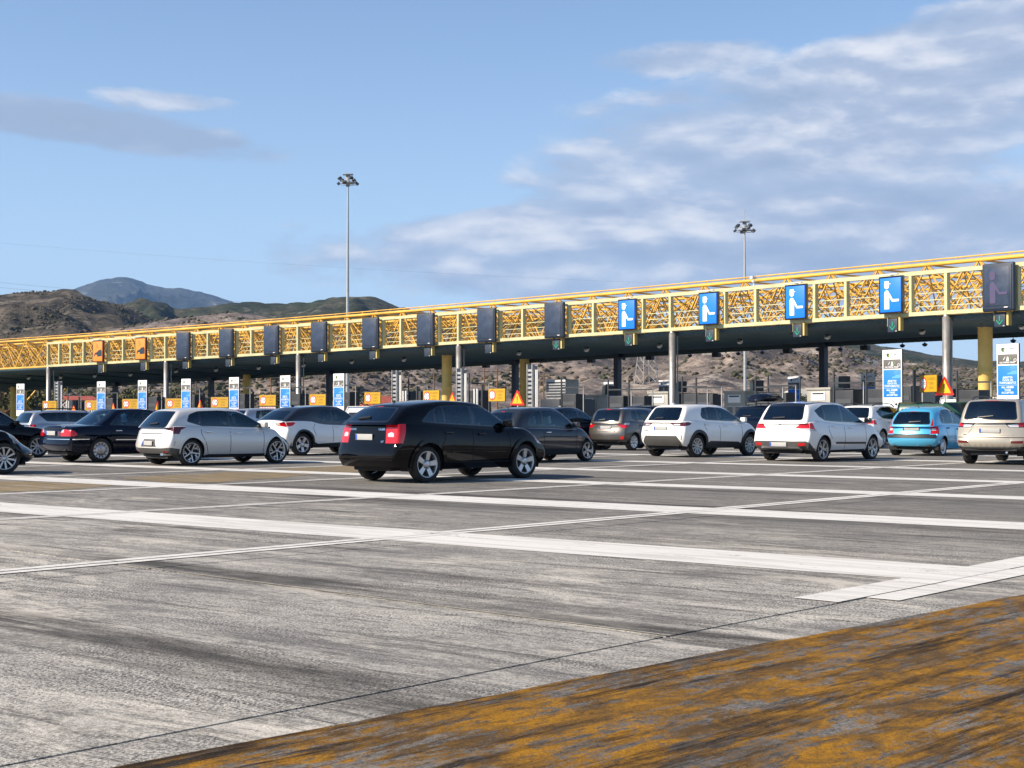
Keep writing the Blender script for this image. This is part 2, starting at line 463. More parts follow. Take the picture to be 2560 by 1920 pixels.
def ribbon(mapc, pts, w, off=0.002, closed=False, thick=0.0):
    """strip of width w along chart polyline pts; mapc(u,v)->(point, normal)"""
    pts = subdiv(pts, 0.09, closed); n = len(pts); mb = MB(); vs = []
    for i in range(n):
        a = pts[i-1] if (i or closed) else pts[i]; b = pts[(i+1) % n] if (i < n-1 or closed) else pts[i]
        t = Vector((b[0]-a[0], b[1]-a[1])).normalized(); nn = Vector((-t.y, t.x)) * w / 2
        for sgn in (1, -1):
            q, nr = mapc(pts[i][0] + nn.x*sgn, pts[i][1] + nn.y*sgn)
            vs.append(tuple(q + nr * off)); vs.append(tuple(q - nr * 0.004))
    fs = []
    m = n if closed else n - 1
    for i in range(m):
        a, b = 4*i, 4*((i+1) % n)
        fs += [(a, b, b+2, a+2), (a+1, a, a+2, a+3)[::-1] if False else (a, a+1, b+1, b), (a+2, b+2, b+3, a+3)]
    if not closed: fs += [(0, 2, 3, 1), (4*n-4, 4*n-3, 4*n-1, 4*n-2)]
    mb.raw(vs, fs, False); return mb

def wheel_meshes(Rw, rim, width, style, cols):
    """tyre + rim meshes about the y axis, outer side towards -y"""
    hw = width / 2; key = (Rw, rim, width, style)
    if key in WH: return WH[key]
    t = MB().lathe([(rim - 0.005, -hw + 0.012), (rim + 0.012, -hw - 0.002), (rim + (Rw-rim) * 0.55, -hw - 0.012), (Rw - 0.022, -hw), (Rw - 0.006, -hw + 0.016), (Rw, -hw + 0.04),
                    (Rw, hw - 0.04), (Rw - 0.022, hw), (rim + 0.01, hw), (rim - 0.005, hw - 0.01)], 40, 'y')
    tyre = t.mesh('tyre', M_['rubber'])
    r = MB().lathe([(rim, -hw + 0.004), (rim - 0.012, -hw + 0.002), (rim - 0.022, -hw + 0.016), (rim - 0.03, -hw + 0.06), (rim - 0.035, 0.0)], 36, 'y')
    def spoke(a, w0, w1, r0, r1, y0=-hw + 0.022, th=0.03, y1=None):
        y1 = y0 if y1 is None else y1
        M = Matrix.Rotation(a, 4, 'Y')
        vs = [(-w0/2, y0, r0), (w0/2, y0, r0), (w1/2, y1, r1), (-w1/2, y1, r1)]
        vs += [(x * 1.15, y + th, z) for x, y, z in vs]
        r.raw(vs, [(0, 1, 2, 3), (0, 4, 5, 1), (1, 5, 6, 2), (3, 2, 6, 7), (0, 3, 7, 4)], False, M)
    hubr = 0.055; rr = rim - 0.015
    if style == 'five':
        for k in range(5): spoke(k * 2*math.pi/5, 0.075, 0.105, 0.03, rr, th=0.045, y0=-hw+0.03, y1=-hw+0.008)
        hubr = 0.085
    elif style == 'twin':
        for k in range(5):
            for d in (-0.17, 0.17): spoke(k * 2*math.pi/5 + d, 0.035, 0.028, 0.04, rr, y1=-hw+0.006)
    elif style == 'multi':
        for k in range(10): spoke(k * 2*math.pi/10, 0.03, 0.042, 0.04, rr, y1=-hw+0.006)
    elif style == 'slash':
        for k in range(5):
            a = k * 2*math.pi/5
            spoke(a, 0.03, 0.03, 0.05, rr, y1=-hw+0.006); spoke(a + 0.42, 0.022, 0.022, rr*0.55, rr, y1=-hw+0.006)
            M = Matrix.Rotation(a, 4, 'Y'); r.raw([tuple(M @ Vector(p)) for p in ((0.0, -hw+0.018, rr*0.62), (0.02, -hw+0.018, rr*0.56), (rr*0.62, -hw+0.01, rr*0.62), (rr*0.58, -hw+0.01, rr*0.70))], [(0, 1, 2, 3)])
    elif style == 'cap':
        r.lathe([(0.0, -hw+0.012), (rr*0.35, -hw+0.010), (rr*0.72, -hw+0.014), (rr*0.74, -hw+0.03)], 30, 'y')
        for k in range(12): spoke(k * 2*math.pi/12, 0.055, 0.07, rr*0.68, rr, y1=-hw+0.006)
    elif style == 'cap7':
        r.lathe([(0.0, -hw+0.006), (rr*0.38, -hw+0.010), (rr*0.40, -hw+0.03)], 30, 'y')
        for k in range(8): spoke(k * 2*math.pi/8, 0.07, 0.085, rr*0.34, rr, y1=-hw+0.006)
    r.lathe([(0.0, -hw+0.004), (hubr*0.55, -hw+0.004), (hubr, -hw+0.016), (hubr, -hw+0.06)], 20, 'y')
    if style == 'five':
        for k in range(5):
            a = k*2*math.pi/5 + 0.3
            r.tube((math.sin(a)*0.052, -hw+0.012, math.cos(a)*0.052), (math.sin(a)*0.052, -hw+0.0, math.cos(a)*0.052), 0.011, 6)
    rimm = r.mesh('rim', cols)
    disc = MB().lathe([(0.0, -hw+0.085), (rim-0.035, -hw+0.085)], 28, 'y').mesh('wheel_well_disc', M_['hub_dark'])
    WH[key] = (tyre, rimm, disc); return WH[key]
WH = {}

def pts_arc(cx, cz, r, a0, a1, n=22):
    return [(cx + r * math.cos(R(a0 + (a1-a0)*i/n)), cz + r * math.sin(R(a0 + (a1-a0)*i/n))) for i in range(n+1)]

def build_car(name, sp, label, loc, yaw, group=None, cat='car', pm=None, z=0.0):
    g = sp.get; L, W = sp['L'], sp['W']; root = empty(name, (loc[0], loc[1], z), yaw, label, cat, group)
    bot = pchip(g('bot', [(0, .30), (.4, .24), (L-.4, .20), (L, .24)])); sho = pchip(sp['sho']); roof = pchip(sp['roof'])
    xR, xF = pchip(sp['xR']), pchip(sp['xF']); rx, fx = pchip(sp['rx']), pchip(g('fx', [(0, .10), (.25, .0), (.55, .02), (.8, .12), (1, .30)]))
    prof = pchip(g('prof', [(0, .90), (.12, .955), (.45, 1.0), (.7, .992), (1, .93)]))
    tum = pchip(g('tum', [(0, .915), (.5, .85), (1, .70)]))
    Hn, Hg, Lg, hw = 0.75, 0.55, 2.6, W / 2; r1, r2 = g('r1', .052), g('r2', .075)
    crR, crF, crown = g('crR', .13), g('crF', .28), g('crown', .05)
    def rounded(p, Lx, H, r):
        x, y, zz = p; qx = min(max(x, r), Lx - r); qy = min(max(y, -hw + r), hw - r); qz = min(max(zz, 0 if True else r), H - r)
        d = Vector((x - qx, y - qy, zz - qz)); l = d.length
        if l < 1e-7: return Vector(p)
        # bottom is left sharp
        return Vector((qx, qy, qz)) + d * (r / l)
    def mlow(p):
        p = rounded(p, L, Hn, r1); t = p.z / Hn; x = p.x; k = abs(p.y) / hw
        zb, zs = bot(x), sho(x); Z = zb + t * (zs - zb); Z += crown * (1 - k*k) * max(0.0, (t - .88) / .12)
        wr = max(0.0, 1 - x / 0.75) ** 1.3; wf = max(0.0, 1 - (L - x) / 0.95) ** 1.3
        Y = p.y * prof(t) * (1 - 0.035 * max(0.0, 1 - x / 0.9) ** 2 - 0.06 * max(0.0, 1 - (L - x) / 1.1) ** 2)
        for ax in (sp['ax0'], sp['ax1']):     # slight haunches over the wheels
            q = max(0.0, 1 - ((x - ax) / 0.62) ** 2); Y *= 1 + g('haunch', .012) * q * max(0.0, 1 - abs(t - .5) * 2)
        X = x + wr * (rx(t) + crR * k ** 2.6) - wf * (fx(t) + crF * k ** 2.4)
        return Vector((X, Y, Z))
    def mup(p):
        p = rounded(p, Lg, Hg, r2); c = p.z / Hg; f = p.x / Lg; k = min(1.0, abs(p.y) / hw)
        X = xR(c) + (xF(c) - xR(c)) * f
        z0 = sho(X) - .035; Z = z0 + c * (roof(X) - z0) + g('crown2', .035) * (1 - k*k) * max(0.0, (c - .8) / .2) - g('crown2', .035) * max(0.0, (c-.8)/.2)
        Y = p.y * tum(c) * (1 - g('tapR', .07) * max(0.0, 1 - f / .5) ** 2 - .05 * max(0.0, (f - .6) / .4) ** 2)
        X += -g('bulR', .10) * (1 - k*k) * max(0.0, 1 - f * 1.6) ** 2 + g('bulF', .20) * (1 - k*k) * max(0.0, f * 1.6 - .6) ** 2 + g('bulR', .10) * 0.4 * max(0.0, 1 - f*1.6)**2
        return Vector((X, Y, Z))
    # actual side view (x, z) -> nominal chart coordinates
    def Slow(p): x, zz = p; return (x, min(max((zz - bot(x)) / (sho(x) - bot(x)), 0), 1) * Hn)
    def Sup(p):
        x, zz = p; z0 = sho(x) - .035; c = (zz - z0) / max(.05, roof(x) - z0); c = min(max(c, 0), 1)
        return (min(max((x - xR(c)) / (xF(c) - xR(c)), 0), 1) * Lg, c * Hg)
    def Rlow(p): y, zz = p; return (y, min(max((zz - bot(0)) / (sho(0) - bot(0)), 0), 1) * Hn)
    def Rup(p):
        y, zz = p; c = .5
        for _ in range(6):
            x = xR(c); z0 = sho(x) - .035; c = min(max((zz - z0) / (roof(x) - z0), 0), 1)
        return (y / max(.5, tum(c)), c * Hg)
    def Fup(p):
        y, zz = p; c = .5
        for _ in range(6):
            x = xF(c); z0 = sho(x) - .035; c = min(max((zz - z0) / (roof(x) - z0), 0), 1)
        return (y / max(.5, tum(c)), c * Hg)
    sh = Shell(); step = g('step', .11)
    xs, ys, zs = gridvals(0, L, r1, step), gridvals(-hw, hw, r1, .16), [0, .12, .24, .36, .48, .58, Hn-r1, Hn-.6*r1, Hn-.3*r1, Hn]
    us, yu, zu = gridvals(0, Lg, r2, .16), gridvals(-hw, hw, r2, .16), [0, .07, .15, .24, .33, .41, Hg-r2, Hg-.6*r2, Hg-.3*r2, Hg]
    side_low = [(pts_arc(x, sp['Rw'] + .01, sp['Ra'], -40, 220), None) for x in (sp['ax0'], sp['ax1'])]
    side_low = [([Slow(p) for p in pl], k) for pl, k in side_low]
    extra = [([Slow(p) for p in subdiv(pl, .08)], k) for pl, k in g('fs_low', [])]
    rear_low = [([Rlow(p) for p in subdiv(pl, .08)], k) for pl, k in g('fr_low', [])]
    front_low = [([Rlow(p) for p in subdiv(pl, .08)], k) for pl, k in g('ff_low', [])]
    both = lambda fl: fl + [([(-a, b) for a, b in pl], k.replace('#r', '#l') if k else k) for pl, k in fl if g('mirror', True) and k and '#r' in k]
    for sgn in (1, -1):
        ef = [(pl, (k.replace('#r', '#l') if (sgn > 0 and k) else k)) for pl, k in extra]
        sh.chart(xs, zs, lambda u, v, s=sgn: Vector((u, s*hw, v)), mlow, ef + side_low, flip=sgn > 0)
    sh.chart(ys, zs, lambda u, v: Vector((0, u, v)), mlow, both(rear_low), flip=True)
    sh.chart(ys, zs, lambda u, v: Vector((L, u, v)), mlow, both(front_low), flip=False)
    a0, a1 = xR(0) + .10, xF(0) - .10
    sh.chart(xs, ys, lambda u, v: Vector((u, v, Hn)), mlow, [([(a0, -hw*.82), (a1, -hw*.80), (a1, hw*.80), (a0, hw*.82)], None)] + g('ft_low', []))
    # greenhouse
    dlo = rnd_poly(sp['dlo'], g('dlor', .05)); fs = [([Sup(p) for p in subdiv(dlo, .08)], 'dlo')]
    inner = offset_poly(dlo, .022); cuts = sp['cuts']
    for i in range(len(cuts) - 1):
        pl = clip_x(inner, cuts[i] + .03, cuts[i+1] - .03)
        if len(pl) > 2: fs.append(([Sup(p) for p in subdiv(pl, .08)], 'pane%d' % i))
    for pl, k in g('fs_up', []): fs.insert(0, ([Sup(p) for p in subdiv(pl, .08)], k))
    rw = rnd_poly(sp['rwin'], .05); fr = [([Rup(p) for p in subdiv(offset_poly(rw, -.03), .08)], 'rearframe'), ([Rup(p) for p in subdiv(rw, .08)], 'rearwin')]
    for pl, k in g('fr_up', []): fr.insert(0, ([Rup(p) for p in subdiv(pl, .08)], k))
    fw = rnd_poly(g('fwin', [(-hw*.80, 1.02), (hw*.80, 1.02), (hw*.66, roof(xF(1))-.05), (-hw*.66, roof(xF(1))-.05)]), .05)
    for sgn in (1, -1):
        ff = [(pl, (k + ('#l' if sgn > 0 else '#r') if k.startswith('pane') or k == 'dlo' else k)) for pl, k in fs]
        sh.chart(us, zu, lambda u, v, s=sgn: Vector((u, s*hw, v)), mup, ff, flip=sgn > 0, default='cab')
    sh.chart(yu, zu, lambda u, v: Vector((0, u, v)), mup, both(fr), flip=True, default='cab')
    sh.chart(yu, zu, lambda u, v: Vector((Lg, u, v)), mup, [([Fup(p) for p in subdiv(fw, .08)], 'windscreen')], default='cab')
    sh.chart(us, yu, lambda u, v: Vector((u, v, Hg)), mup, g('ft_up', []), default='cab' if not g('roofkey') else 'roof')
    pm = pm or sp['paint']
    rm = sp.get('roofmat')
    if rm is None and 'cab' in sh.parts:
        V, Fc = sh.parts['body']; V2, F2 = sh.parts.pop('cab'); b = len(V); V += V2; Fc += [tuple(i+b for i in f) for f in F2]
    sh.make('body', pm, root, 'body')
    if rm: sh.make('cab', rm, root, 'roof')
    if g('roofkey'): sh.make('roof', g('roofkey'), root, 'roof_panel')
    for sd in ('#l', '#r'):
        sh.make('dlo' + sd, g('dlomat', M_['gloss_black']), root, 'window_frame')
        for i in range(len(cuts)-1):
            o = sh.make('pane%d%s' % (i, sd), G_[sp['glass'][min(i, len(sp['glass'])-1)]], root, 'side_window')
    sh.make('rearwin', G_[sp['rglass']], root, 'rear_window'); sh.make('rearframe', M_['gloss_black'], root, 'rear_window_frame')
    sh.make('windscreen', G_['clear'], root, 'windscreen')
    names = dict(lamp=('tail_lamp', M_['lamp_red']), lampd=('tail_lamp_lens', M_['lamp_dark_red']), clear=('reversing_lamp', M_['lamp_clear']), head=('headlight', M_['lamp_clear']),
                 trim=('bumper_trim', M_['black_trim']), grey=('bumper_insert', M_['dark_plastic']), skid=('skid_plate', M_['grey_plastic']), fog=('rear_reflector', M_['lamp_red']),
                 brake=('brake_light', M_['lamp_red']), gloss=('gloss_panel', M_['gloss_black']), sill=('side_sill', M_['black_trim']), amber=('indicator_lamp', M_['lamp_amber']), skidl=('skid_plate', M_['alloy']))
    for key in list(sh.parts):
        k = key.split('#')[0]
        if k in names: sh.make(key, names[k][1], root, names[k][0])
    # charts with normals for trim strips
    def chart_n(mapf, nom):
        def f(u, v):
            e = .004; p = mapf(nom(u, v)); a = mapf(nom(u+e, v)) - p; b = mapf(nom(u, v+e)) - p
            return p, a.cross(b).normalized()
        return f
    def side_c(sgn, up=False):
        m, S = (mup, Sup) if up else (mlow, Slow)
        base = chart_n(m, lambda u, v: Vector((u, sgn*hw, v)))
        def f(x, zz):
            q, n = base(*S((x, zz))); return q, (n if n.y * sgn > 0 else -n)
        return f
    def rear_c(up=False):
        m, S = (mup, Rup) if up else (mlow, Rlow)
        base = chart_n(m, lambda u, v: Vector((0, u, v)))
        def f(y, zz):
            q, n = base(*S((y, zz))); return q, (n if n.x < 0 else -n)
        return f
    # arch lips
    lipm = g('lip', pm); lw = g('lipw', .035)
    for sgn in (1, -1):
        sc = side_c(sgn)
        for ax in (sp['ax0'], sp['ax1']):
            zr = sp['Rw'] + .01; a = 180/math.pi * math.asin(max(-1, min(1, (bot(ax) - zr) / sp['Ra']))) + 4
            arc = pts_arc(ax, zr, sp['Ra'] + lw/2 - .004, a, 180 - a, 24)
            ribbon(sc, arc, lw, g('lipo', .010)).obj('wheel_arch', lipm, root)
        for pts_, w_, off, mat_, nm in g('strips', []): ribbon(sc, pts_, w_, off).obj(nm, mat_, root)
        for pts_, w_, off, mat_, nm in g('strips_up', []): ribbon(side_c(sgn, True), pts_, w_, off).obj(nm, mat_, root)
        sm = MB()
        for pts_ in g('seams', []): 
            ribbon(sc, pts_, .013, .0015).obj('door_seam', M_['seam'], root, fix=False)
        if sm.v: sm.obj('door_seam', M_['seam'], root, fix=False)
        for hx, hz in g('handles', []):
            q, n = sc(hx, hz); h = MB(); h.box(-.095, .095, .0, .035, -.016, .016)
            o = h.obj('door_handle', g('handlemat', pm), root, bevel=.010); o.location = q; o.rotation_euler = (0, 0, 0 if sgn > 0 else math.pi)
    for pts_, w_, off, mat_, nm, up in g('rstrips', []): ribbon(rear_c(up), pts_, w_, off).obj(nm, mat_, root)
    # liners, underbody, cabin
    for ax in (sp['ax0'], sp['ax1']):
        for sgn in (1, -1):
            n = 14; y0, y1 = sgn * (hw - .045), sgn * (hw - .36); vs = []; mb = MB()
            arc = pts_arc(ax, sp['Rw'] + .01, sp['Ra'] + .012, -20, 200, n)
            for a, b in arc: vs += [(a, y0, b), (a, y1, b)]
            fs_ = [(2*i, 2*i+1, 2*i+3, 2*i+2) for i in range(n)]; fs_.append(tuple(2*i+1 for i in range(n+1)))
            mb.raw(vs, fs_, False); mb.obj('wheel_liner', M_['hub_dark'], root, fix=False)
    ub = MB(); zb = bot(L/2); w_ = hw - .36
    ub.box(.25, L-.3, -w_, w_, zb-.03, zb+.06); ub.box(sp['ax0']+sp['Ra'], sp['ax1']-sp['Ra'], -hw+.12, hw-.12, zb-.02, zb+.05)
    ub.box(sp['ax0']-.05, sp['ax0']+.05, -hw+.2, hw-.2, sp['Rw']-.05, sp['Rw']+.04)
    ub.box(.14, .5, -hw+.25, hw-.25, bot(.1)+.01, bot(.1)+.06)
    ub.obj('underbody', M_['hub_dark'], root)
    cb = MB(); zc = sho(L*.5) - .03; xa, xb = max(.12, xR(0)+.34), xF(0) - .10; w_ = hw * .80
    cb.raw([(xa, -w_, zc), (xb, -w_, zc), (xb, w_, zc), (xa, w_, zc), (xa, -w_, zc-.35), (xb, -w_, zc-.35), (xb, w_, zc-.35), (xa, w_, zc-.35)],
           [(0, 1, 5, 4), (1, 2, 6, 5), (2, 3, 7, 6), (3, 0, 4, 7), (4, 5, 6, 7)])
    cb.box(xb-.42, xb-.02, -w_, w_, zc-.3, zc+.06)
    cb.obj('cabin_tub', M_['interior'], root, fix=False)
    for sx in g('seats', [L*.36, L*.56]):
        for sy in (-.36, .36):
            s_ = MB(); s_.box(-.07, .07, -.24, .24, -.45, .12); s_.box(-.05, .05, -.13, .13, .16, .36); s_.tube((0, -.06, .1), (0, -.06, .2), .012); s_.tube((0, .06, .1), (0, .06, .2), .012)
            o = s_.obj('seat', M_[g('seatmat', 'seat_dark')], root, bevel=.035); o.location = (sx, sy, zc + .0); o.rotation_euler = (0, R(-14), 0)
    if g('steer', True):
        st = MB().lathe([(.17, -.012), (.185, 0), (.17, .012), (.155, 0), (.17, -.012)], 18, 'x'); o = st.obj('steering_wheel', M_['seat_dark'], root)
        o.location = (xb - .62, .36, zc + .10); o.rotation_euler = (0, R(-20), 0)
    # wheels
    rimc = g('rimmat', M_['alloy']); ty, rm_, dc = wheel_meshes(sp['Rw'], sp['rim'], g('tw', .21), sp['style'], rimc)
    for ax in (sp['ax0'], sp['ax1']):
        for sgn in (1, -1):
            w = empty('wheel'); w.parent = root; w.location = (ax, sgn * (hw - g('tw', .21)/2 - .028), sp['Rw']); w.rotation_euler = (0, R(random.uniform(0, 70)), 0 if sgn < 0 else math.pi)
            for nm, me in (('tyre', ty), ('rim', rm_), ('brake_disc', dc)): link(nm, me, None, w)
    # mirrors
    mx = g('mirror_x', xF(0) - .42); mz = sho(mx) + .10
    for sgn in (1, -1):
        m = MB(); m.box(-.07, .05, 0, .20, -.065, .075); o = m.obj('wing_mirror', g('mirmat', pm), root, bevel=.035, seg=3)
        yb = hw * .90; o.location = (mx, yb * sgn, mz); o.rotation_euler = (0, 0, 0 if sgn > 0 else 0)
        if sgn < 0: o.scale = (1, -1, 1)
        a = MB().bar((0, -.10, -.07), (0, .07, -.05), .05, .03); b = a.obj('mirror_arm', M_['black_trim'], o)
    # rear plate
    py, pz, pw = g('plate', (0, .78, .52)); rc = rear_c(False); q, n = rc(py, pz)
    pl = MB().box(-.014, .0, -pw/2, pw/2, -.056, .056); pe = pl.obj('number_plate', M_['plate'], root, bevel=.004); pe.location = q + n * .010
    pb = MB().box(-.0165, -.013, pw/2 - .05, pw/2 - .004, -.05, .05).obj('plate_band', M_['plate_blue'], pe)
    if g('wiper'):
        (ya, za), (yb_, zb_) = g('wiper'); rc2 = rear_c(True)
        ribbon(rc2, [(ya, za), (yb_, zb_)], .022, .03).obj('wiper', M_['black_trim'], root)
    for ey, ez in g('exhaust', []):
        e = MB().tube((0.06, ey, ez), (.40, ey, ez), .034, 12, caps=False); e.lathe([(.030, .065), (0, .07)], 12, 'x', Matrix.Translation((0, ey, ez))); e.obj('exhaust_pipe', M_['chrome'], root)
    if g('muffler'):
        my, mw, mz2 = g('muffler'); e = MB().tube((.34, my-mw/2, mz2), (.34, my+mw/2, mz2), .085, 12); e.obj('muffler', M_['exhaust'], root)
    if g('antenna'):
        ax_, az_ = g('antenna'); e = MB().tube((ax_, 0, az_), (ax_-.10, 0, az_+.10), .006, 5); e.box(ax_-.03, ax_+.03, -.02, .02, az_-.03, az_+.012); e.obj('aerial', M_['black_trim'], root)
    if g('fin'):
        ax_, az_ = g('fin'); e = MB().raw([(ax_-.10, -.02, az_-.02), (ax_+.06, -.025, az_-.02), (ax_+.06, .025, az_-.02), (ax_-.10, .02, az_-.02), (ax_-.09, 0, az_+.055), (ax_-.04, 0, az_+.05)],
              [(0, 1, 5, 4), (3, 4, 5, 2), (0, 4, 3), (1, 2, 5)]); e.obj('roof_fin', g('finmat', pm), root, bevel=.006)
    if g('rails'):
        for sgn in (1, -1):
            yv = sgn * hw * .66; e = MB(); pr = [(.10, .0), (.30, .06), (1.0, .075), (1.6, .06), (1.85, .0)]
            for (a, b), (c, d) in zip(pr, pr[1:]): e.bar((sp['rails']+a, yv, roof(sp['rails']+a)+b-.01), (sp['rails']+c, yv, roof(sp['rails']+c)+d-.01), .035, .03)
            e.obj('roof_rail', M_['black_trim'], root)
    for txt, y_, z_, s_, mat_, up in g('badges', []):
        q, n = rear_c(up)(y_, z_); me = text_mesh(txt, s_, thick=.003).copy(); me.materials.append(mat_); o = link('badge', me, None, root)
        o.location = q + n * .008; zx = Vector((0, -1, 0)); nn = n.normalized(); upv = nn.cross(zx).normalized(); zx = upv.cross(nn)
        # local x = reading direction, local -y faces out, local z up
        upv = upv if upv.z > 0 else -upv
        Mx = Matrix((( 0, -nn.x, upv.x), (-1, -nn.y, upv.y), (0, -nn.z, upv.z))); o.rotation_euler = Mx.to_euler()
    for f in g('rings', []):
        y_, z_, r_, up, kind = f; q, n = rear_c(up)(y_, z_); e = MB(); 
        e.lathe([(r_, -.004), (r_, .004), (r_*.80, .006), (r_*.80, -.004)], 20, 'y')
        if kind == 'H': 
            e.bar((-r_*.35, 0, -r_*.55), (-r_*.15, 0, r_*.55), .008, r_*.22, (0, 1, 0)); e.bar((r_*.15, 0, -r_*.55), (r_*.35, 0, r_*.55), .008, r_*.22, (0, 1, 0)); e.bar((-r_*.3, 0, 0), (r_*.3, 0, 0), .008, r_*.2)
        o = e.obj('emblem', M_['chrome'] if kind != 'k' else M_['gloss_black'], root); o.location = q + n*.008; o.rotation_euler = (-math.asin(max(-1, min(1, n.z))), 0, R(-90))
        if kind == 'oval': o.scale = (1.45, 1, 1)
    return root

BASE = dict(L=4.1, W=1.78, ax0=.80, ax1=3.36, Rw=.32, Ra=.365, rim=.215, style='multi',
    sho=[(0, .93), (1.2, .93), (2.6, .91), (3.1, .93), (3.9, .76), (4.1, .66)], roof=[(0, 1.40), (.5, 1.44), (1.3, 1.48), (2.0, 1.47), (2.6, 1.42), (3.2, 1.3)],
    xR=[(0, .10), (.5, .24), (1, .50)], xF=[(0, 3.35), (1, 2.35)], rx=[(0, .10), (.15, .0), (.5, .0), (.62, .05), (1, .10)],
    dlo=[(.75, .97), (3.02, .95), (2.40, 1.37), (1.8, 1.41), (1.0, 1.38), (.72, 1.28)], cuts=[.5, 1.05, 1.98, 3.2], glass=['dark', 'mid', 'clear'], rglass='mid',
    rwin=[(-.58, .98), (.58, .98), (.50, 1.34), (-.50, 1.34)], seams=[[(1.98, .32), (1.98, .93)], [(1.12, .75), (1.12, .93)], [(2.93, .32), (2.97, .90)], [(1.2, .34), (2.9, .34)]],
    handles=[(1.30, .84), (2.20, .82)], plate=(0, .60, .52))
def spec(**kw):
    s = dict(BASE); s.update(kw); return s
# car paints
PT = dict(black=paint('paint_black', (0.002, 0.002, 0.003), 0.0, 0.30, 0.03, 1.0, 0.0, 1.36), silver=paint('paint_silver', (0.62, 0.61, 0.585), 0.20, 0.34, 0.15), white=paint('paint_white', (0.80, 0.795, 0.765), 0.0, 0.35, 0.14),
    navy=paint('paint_navy', (0.002, 0.005, 0.016), 0.0, 0.30, 0.04, 1.0, 0.0, 1.40), slate=paint('paint_slate', (0.020, 0.025, 0.034), 0.2, 0.35, 0.08, 1.0, 0.2, 1.42), bronze=paint('paint_bronze', (0.085, 0.078, 0.072), 0.6, 0.34, 0.2),
    sky=paint('paint_light_blue', (0.075, 0.42, 0.68), 0.25, 0.32, 0.12), champagne=paint('paint_champagne', (0.37, 0.335, 0.275), 0.35, 0.33, 0.2), red=paint('paint_dark_red', (0.10, 0.012, 0.012), 0.2, 0.3, 0.2),
    midsilver=paint('paint_mid_silver', (0.40, 0.42, 0.46), 0.6, 0.3, 0.2))
